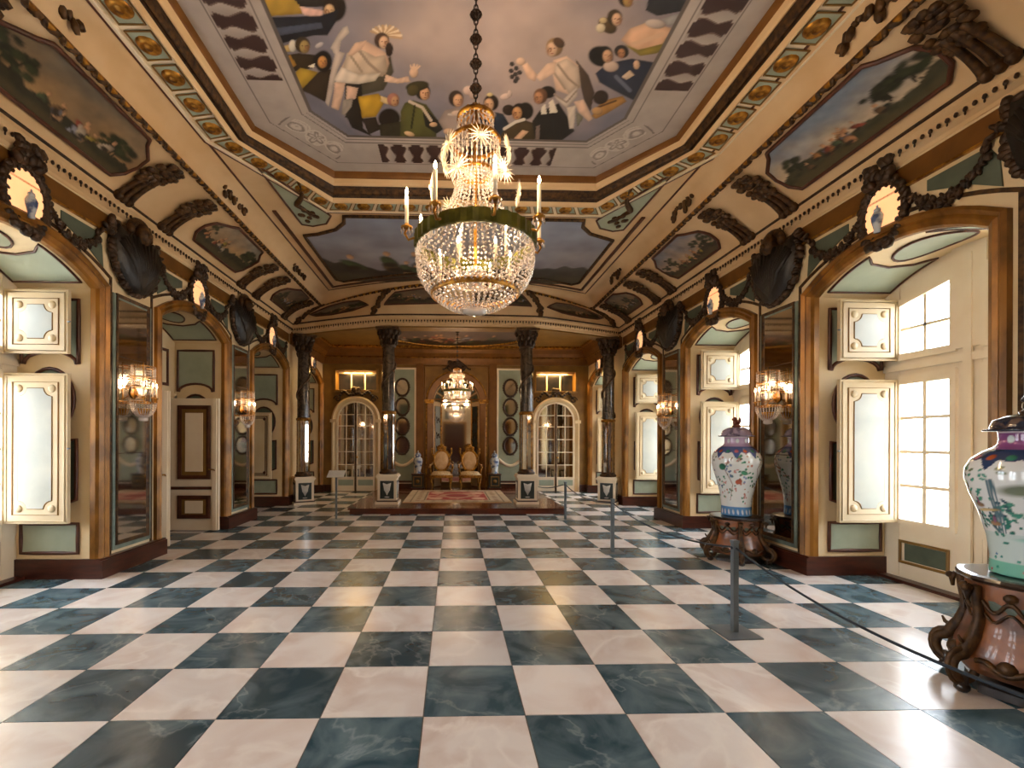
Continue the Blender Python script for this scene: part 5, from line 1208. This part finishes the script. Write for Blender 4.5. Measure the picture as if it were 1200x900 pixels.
# ------------------------------------------------------------------ painted vases on bombe stands
VP = [(.0, .0), (.165, .0), (.18, .01), (.178, .06), (.175, .12), (.19, .26), (.225, .42), (.27, .56), (.292, .66), (.29, .73), (.262, .80), (.205, .855), (.16, .885), (.142, .905), (.138, .935), (.14, .99), (.15, 1.0)]
def vase(loc, facing, style, label, scale=1):
    root = empty('lidded_vase', loc, 0, scale if isinstance(scale, tuple) else (scale,) * 3, label=label, cat='vase')
    zs = np.array([p[1] for p in VP]); rr = np.array([p[0] for p in VP]); s_ = np.linspace(0, 1, 110); cum = np.concatenate([[0], np.cumsum(np.hypot(np.diff(zs), np.diff(rr)))]); cum /= cum[-1]
    Z = np.interp(s_, cum, zs); R = np.interp(s_, cum, rr)
    def fn(U, V):
        z = np.interp(V, s_, Z); r = np.interp(V, s_, R); a = facing + U; return np.stack([r * np.cos(a), r * np.sin(a), z], -1)
    def colf(U, V, X):
        z = X[..., 2]; x = U * .27; p = Paint(x, z, np.array(L('#dfe4e4')) * (.95 + .08 * fnoise(x + 5, z, 9, 2))[..., None])
        rs = random.Random(style * 7 + 1)
        if style == 1:
            p.mix(((z > .1) & (z < .3)).astype(float) * .5, np.array(L('#a9cbc4')))
            for i in range(120):                              # foliage clumps
                a = rs.uniform(-.85, .85); h = rs.uniform(.28, .78); k = rs.choice(['#1f6f62', '#2d7d6d', '#28505e', '#3f8f7d', '#6d7a5c']); 
                for q in range(4): p.ell(a + rs.uniform(-.05, .05), h + rs.uniform(-.05, .05), rs.uniform(.012, .03), rs.uniform(.008, .016), k, rs.uniform(-1, 1), .3, .2)
            for a, h, w_, t in ((-.05, .60, .14, .05), (.32, .62, .12, .04), (-.45, .55, .13, .05)): p.ell(a, h, w_, t, '#6f7a66', .1, .5, .3)
            p.poly([(-.02, .30), (.3, .33), (.34, .54), (.0, .56)], '#cfdadc')
            p.ell(.1, .5, .085, .055, '#7c4468', 0, .2, 0); p.poly([(.06, .36), (.14, .36), (.14, .52), (.06, .52)], '#d7b8b4'); p.ell(.12, .42, .09, .035, '#3f8f9c', 0, .3); p.poly([(.17, .44), (.32, .44), (.27, .50), (.19, .50)], '#c25a44'); p.poly([(.2, .34), (.3, .34), (.3, .44), (.2, .44)], '#c98a74')
            p.poly([(-.6, .46), (-.5, .46), (-.53, .52), (-.58, .52)], '#b8604a')
            for i in range(3): p.line([(-.2 + .02 * i, .3), (-.2 + .012 * i, .66)], .007, '#4a6a78')
            for a, h in ((-.3, .48), (-.38, .42), (.38, .4), (-.22, .36)): p.ell(a, h, .045, .02, '#9a7a5c', 0, .3); p.ell(a, h + .03, .012, .03, '#8a5a78', 0, .3)
            p.ell(-.25, .45, .1, .012, '#c8b27a', .1, .3); p.ell(.05, .27, .2, .02, '#8ac0b4', .05, .5)
            p.line([(.14, .24), (.2, .2), (.26, .17)], .016, '#2a2438'); p.ell(.2, .2, .035, .014, '#33203a', .5, .2)
            p.mix((z < .1).astype(float), np.array(L('#7cc4ae'))); 
            for i in range(26): p.ell(rs.uniform(-.85, .85), rs.uniform(.02, .12), .016, .012, rs.choice(['#d15a6c', '#2f8d74', '#e7d7d2', '#3a9d88']), 0, .3)
            for i in range(20): p.ell(rs.uniform(-.85, .85), rs.uniform(.12, .3), .014, .01, rs.choice(['#c85a70', '#2a8c86', '#2d6fa0', '#d18a7a']), 0, .3)
        else:
            for i in range(130):
                a = rs.uniform(-.85, .85); h = rs.uniform(.2, .78); k = rs.choice(['#2d7a5c', '#3c8468', '#5a6f94', '#b0705a', '#c58a84', '#7a90b4', '#496a58'])
                for q in range(3): p.ell(a + rs.uniform(-.04, .04), h + rs.uniform(-.04, .04), rs.uniform(.01, .022), rs.uniform(.008, .018), k, rs.uniform(-1, 1), .3, .2)
            for a in (-.5, -.1, .3, .6): p.line([(a, .2), (a + .05, .4), (a - .04, .6), (a + .06, .74)], .006, '#8a6a5c')
            p.ell(.03, .44, .05, .035, '#b4583c', .3, .2); p.ell(-.16, .62, .05, .045, '#2a6a54', .4, .2); p.ell(.09, .55, .045, .03, '#3a8a66', -.3, .2)
            p.mix((z < .12).astype(float), np.array(L('#4f86c0')))
            for i in range(22): p.ell(-.85 + i * .08, .06, .022, .04, '#cfdcea', .3, .3)
        # lappets on the shoulder, coloured neck
        lap = .70 + .06 * np.abs(np.sin(U * 4)) - .03 * np.abs(np.cos(U * 8)); p.mix((z > lap + .06).astype(float), np.array(L('#2c3f66' if style == 1 else '#46588c')))
        for i in range(16):
            a = (i - 8) * PI / 8 * .27; p.ell(a, .815, .03, .022, ('#b4552e', '#2f7d6a', '#c8707e')[i % 3], 0, .3)
        p.mix((z > .868).astype(float), np.array(L('#8c4f86' if style == 1 else '#b9a0c0')))
        for i in range(8): p.ell((i - 3.9) * PI / 4 * .27, .94, .045, .03, '#d5dfe2', 0, .25, .1)
        p.mix((z > .985).astype(float), np.array(L('#e0d2d6')))
        return p.c
    canvas('body', rect(-PI, PI, 0, 1), fn, colf, 200, 150, 'porcelain', root)
    obj('lid', MB().lathe([(.0, .99), (.21, .995), (.215, 1.005), (.18, 1.012), (.178, 1.03), (.165, 1.07), (.11, 1.105), (.05, 1.115), (.03, 1.12)], 32), 'lid_glaze%d' % style, root)
    kn = MB(); kn.lathe([(.05, 1.11), (.055, 1.13), (.03, 1.145)], 12); kn.blob((0, 0, 1.17), (.05, .035, .045)); kn.blob((-.02, 0, 1.215), (.03, .03, .03)); kn.blob((-.045, 0, 1.21), (.018, .018, .015)); kn.blob((.045, 0, 1.2), (.015, .015, .04)); kn.tube([(-.03, 0, 1.13), (-.03, 0, 1.18)], .014, 6); obj('lion_knob', kn, 'dark_wood' if style == 1 else 'lion_red', root)
    return root
mat('lid_glaze1', '#232b3e', '#6a564a', 14, .15, lo=.5, hi=.62, coat=.5); mat('lid_glaze2', '#8d7f98', '#5a5068', 16, .15, lo=.45, hi=.6, coat=.5); mat('lion_red', '#6d3328', '#4a1f18', 10, .3)
def stand(loc, rot, label):
    root = empty('vase_stand', loc, rot, label=label, cat='stand'); N6 = 6
    def plan(r, bow=.0, n=5):
        out = []
        for k in range(N6):
            a0, a1 = 2 * PI * k / N6, 2 * PI * (k + 1) / N6
            for i in range(n):
                t = i / n; x = r * (math.cos(a0) * (1 - t) + math.cos(a1) * t); y = r * (math.sin(a0) * (1 - t) + math.sin(a1) * t); am = (a0 + a1) / 2; q = bow * math.sin(PI * t); out.append((x + q * math.cos(am), y + q * math.sin(am)))
        return out
    tp = MB()
    tp.loft([[(x, y, z) for x, y in plan(r, .03)] for r, z in ((.001, .66), (.30, .66), (.335, .655), (.345, .64), (.33, .625), (.30, .615))], False, True); obj('top', tp, 'dark_wood', root)
    bd = MB(); bd.loft([[(x, y, z) for x, y in plan(r, b)] for r, z, b in ((.30, .62, .02), (.30, .56, .025), (.285, .48, .03), (.28, .42, .03), (.31, .33, .03), (.35, .24, .03), (.365, .17, .03), (.33, .12, .02))], True, True); obj('bombe_body', bd, 'pedestal_orange', root)
    obj('under_frame', MB().loft([[(x, y, z) for x, y in plan(r, .02)] for r, z in ((.30, .15), (.27, .11), (.001, .11))], False, True), 'dark_wood', root)
    obj('shelf_plinth', MB().slab(plan(.30, .0), .005, .05), 'dark_wood', root)
    for k in range(N6):
        a = 2 * PI * k / N6; d = Vector((math.cos(a), math.sin(a), 0)); P = lambda r, z: tuple(d * r + Vector((0, 0, z)))
        path = [(.315, .60), (.312, .53), (.298, .46), (.295, .40), (.322, .32), (.36, .26), (.39, .215)]; vol = [(.385 - .065 * math.sin(t) * (1 - t / 14) * .9, .215 - .065 + .065 * math.cos(t) * (1 - t / 14)) for t in np.linspace(-.0, -9.4, 26)]
        lg = MB().tube([P(*q) for q in path] + [P(r_, z_) for r_, z_ in vol[2:]], [.03, .026, .026, .03, .036, .038, .034] + [.031 - .019 * i / 24 for i in range(24)], 8)
        lo_ = obj('scroll_leg', lg, 'gilt_dark', root)
        ft = MB().tube([P(.39, .11), P(.385, .07), P(.39, .04)], [.03, .028, .035], 8); ft.blob(P(.39, .032), (.042, .042, .032)); obj('foot', ft, 'dark_wood', lo_)
        sp = MB().tube([P(.36, .27), P(.40, .29), P(.415, .32)], [.014, .012, .006], 5); obj('leaf_scroll', sp, 'gilt_dark', lo_); sp = MB().tube([P(.34, .60), P(.365, .57), P(.36, .52)], [.02, .02, .01], 6); sp.blob(P(.375, .585), (.025, .025, .02)); obj('top_scroll', sp, 'gilt_dark', lo_)
        # gilt lines on each face: wavy apron under the top and lower cartouche
        am = a + PI / N6; e = Vector((math.cos(am), math.sin(am), 0)); f_ = Vector((-e.y, e.x, 0))
        def rad(z): return float(np.interp(z, [.12, .17, .24, .33, .42, .48, .56, .62], [.33, .365, .35, .31, .28, .285, .30, .30])) * math.cos(PI / 6) + .034
        def Q(s, z): r_ = rad(z) + .003; return tuple(e * (r_ - .02 * (s / .12) ** 2) + f_ * s + Vector((0, 0, z)))
        gl = MB().tube([Q(s, .50 + .035 * math.cos(s * 42)) for s in np.linspace(-.13, .13, 16)], .011, 5); gl.tube([Q(s, .445 + .03 * math.cos(s * 42)) for s in np.linspace(-.12, .12, 14)], .008, 5)
        gl.tube([Q(s, .185 - .02 * math.cos(s * 30)) for s in np.linspace(-.14, .14, 14)], .016, 5); obj('gilt_apron', gl, 'gilt_dark', root, kind='stuff'); obj('lower_boss', MB().blob(tuple(Vector(Q(0, .2)) - e * .02), (.05, .05, .04)), 'gilt_dark', root); obj('upper_boss', MB().blob(tuple(Vector(Q(0, .565)) - e * .01), (.035, .035, .025)), 'gilt_dark', root)
        pn = MB(); pts = [Q(s, z) for s, z in ((-.1, .53), (.1, .53), (.09, .475), (.03, .5), (0, .46), (-.03, .5), (-.09, .475))]; ctr = Q(0, .52); pn.add([tuple(Vector(p) - e * .004) for p in pts], [(0, 1, 2, 3, 4, 5, 6)]); obj('green_inset', pn, 'green_dark', root)
    return root
stand((3.86, .13, 0), math.radians(232), 'bombe wooden stand with scroll feet under the large landscape vase').scale = (1, 1, 1.16)
vase((3.86, .13, .766), math.radians(222), 1, 'large porcelain vase painted with a garden landscape, green base band and purple neck', (1, 1, .93))
stand((4.08, 3.5, 0), math.radians(187), 'bombe wooden stand with scroll feet under the flowered vase').scale = (1, 1, .92)
vase((4.08, 3.5, .608), math.radians(238), 2, 'white porcelain vase painted with flowers, blue base band', (1.04, 1.04, 1.09))

# ------------------------------------------------------------------ barrier posts, ropes, sign
def post(loc, label):
    r = empty('barrier_post', loc, .05, label=label, cat='barrier post', group='barrier posts along the vases')
    obj('base_plate', MB().box(-.15, .15, -.15, .15, 0, .012), 'steel', r); obj('pole', MB().box(-.022, .022, -.022, .022, .012, .76), 'steel', r); obj('cap', MB().box(-.026, .026, -.026, .026, .76, .785), 'steel', r); obj('rope_hole', MB().tube([(-.025, 0, .72), (-.03, 0, .72)], .012, 8), 'rope', r)
PS = [(2.56, -1.75), (2.56, 1.12), (2.50, 3.9), (2.50, 6.68)]
for i, (x, y) in enumerate(PS):
    if i == 0: continue
    post((x, y, 0), ('', 'square steel barrier post nearest the large vase', 'square steel barrier post out from the flowered vase', 'square steel barrier post by the platform corner')[i])
r0 = post((PS[0][0], PS[0][1], 0), 'square steel barrier post ahead of the large vase')
def rope(a, b, sag, label):
    P = [(a[0] + (b[0] - a[0]) * t, a[1] + (b[1] - a[1]) * t, a[2] + (b[2] - a[2]) * t - sag * 4 * t * (1 - t)) for t in np.linspace(0, 1, 24)]
    obj('barrier_rope', MB().tube(P, .009, 6), 'rope', label=label, cat='rope', group='barrier ropes')
z = .72
rope((PS[0][0], PS[0][1] + .025, z), (PS[1][0], PS[1][1] - .025, z), .19, 'dark barrier rope running past the large landscape vase'); rope((PS[1][0], PS[1][1] + .025, z), (PS[2][0], PS[2][1] - .025, z), .12, 'dark barrier rope running past the flowered vase')
rope((PS[2][0], PS[2][1] + .025, z), (PS[3][0], PS[3][1] - .025, z), .10, 'dark barrier rope leading to the platform corner')
rope((PS[3][0] - .045, PS[3][1] + .03, z), (XC + 1.9, 8.27 - .28, .55), .04, 'short dark barrier rope from the platform corner post to the column pedestal')
sg_ = empty('sign_stand', (-2.22, 6.75, 0), 0, label='small white information panel on a slim steel post by the platform', cat='sign')
obj('base_plate', MB().box(-.13, .13, -.1, .1, 0, .012), 'steel', sg_); obj('pole', MB().box(-.018, .018, -.018, .018, .012, .93), 'steel', sg_)
pl = MB().add([(-.17, -.10, .88), (.17, -.10, .88), (.17, .10, 1.0), (-.17, .10, 1.0), (-.17, -.10, .868), (.17, -.10, .868), (.17, .10, .988), (-.17, .10, .988)], [(0, 1, 2, 3), (7, 6, 5, 4), (0, 4, 5, 1), (1, 5, 6, 2), (2, 6, 7, 3), (3, 7, 4, 0)])
obj('panel', pl, 'white_card', sg_)

# ------------------------------------------------------------------ outside the windows
obj('terrace_ground', MB().box(XR + 1.1, XR + 40, -30, 40, -.3, -.1), 'plaster_out', kind='structure'); obj('garden_ground', MB().box(XL - 40, XL - 2.4, -30, 40, -.3, -.1), 'plaster_out', kind='structure')
pp = MB().box(0, .3, -25, 35, .45, .6).box(0, .3, -25, 35, -.1, .1)
for i in range(80): pp.lathe([(.07, .1), (.1, .2), (.06, .38), (.08, .45)], 8, (.15, -25 + i * .75, 0))
obj('terrace_parapet', pp, 'plaster_out', None, (XR + 9, 0, 0), kind='structure')
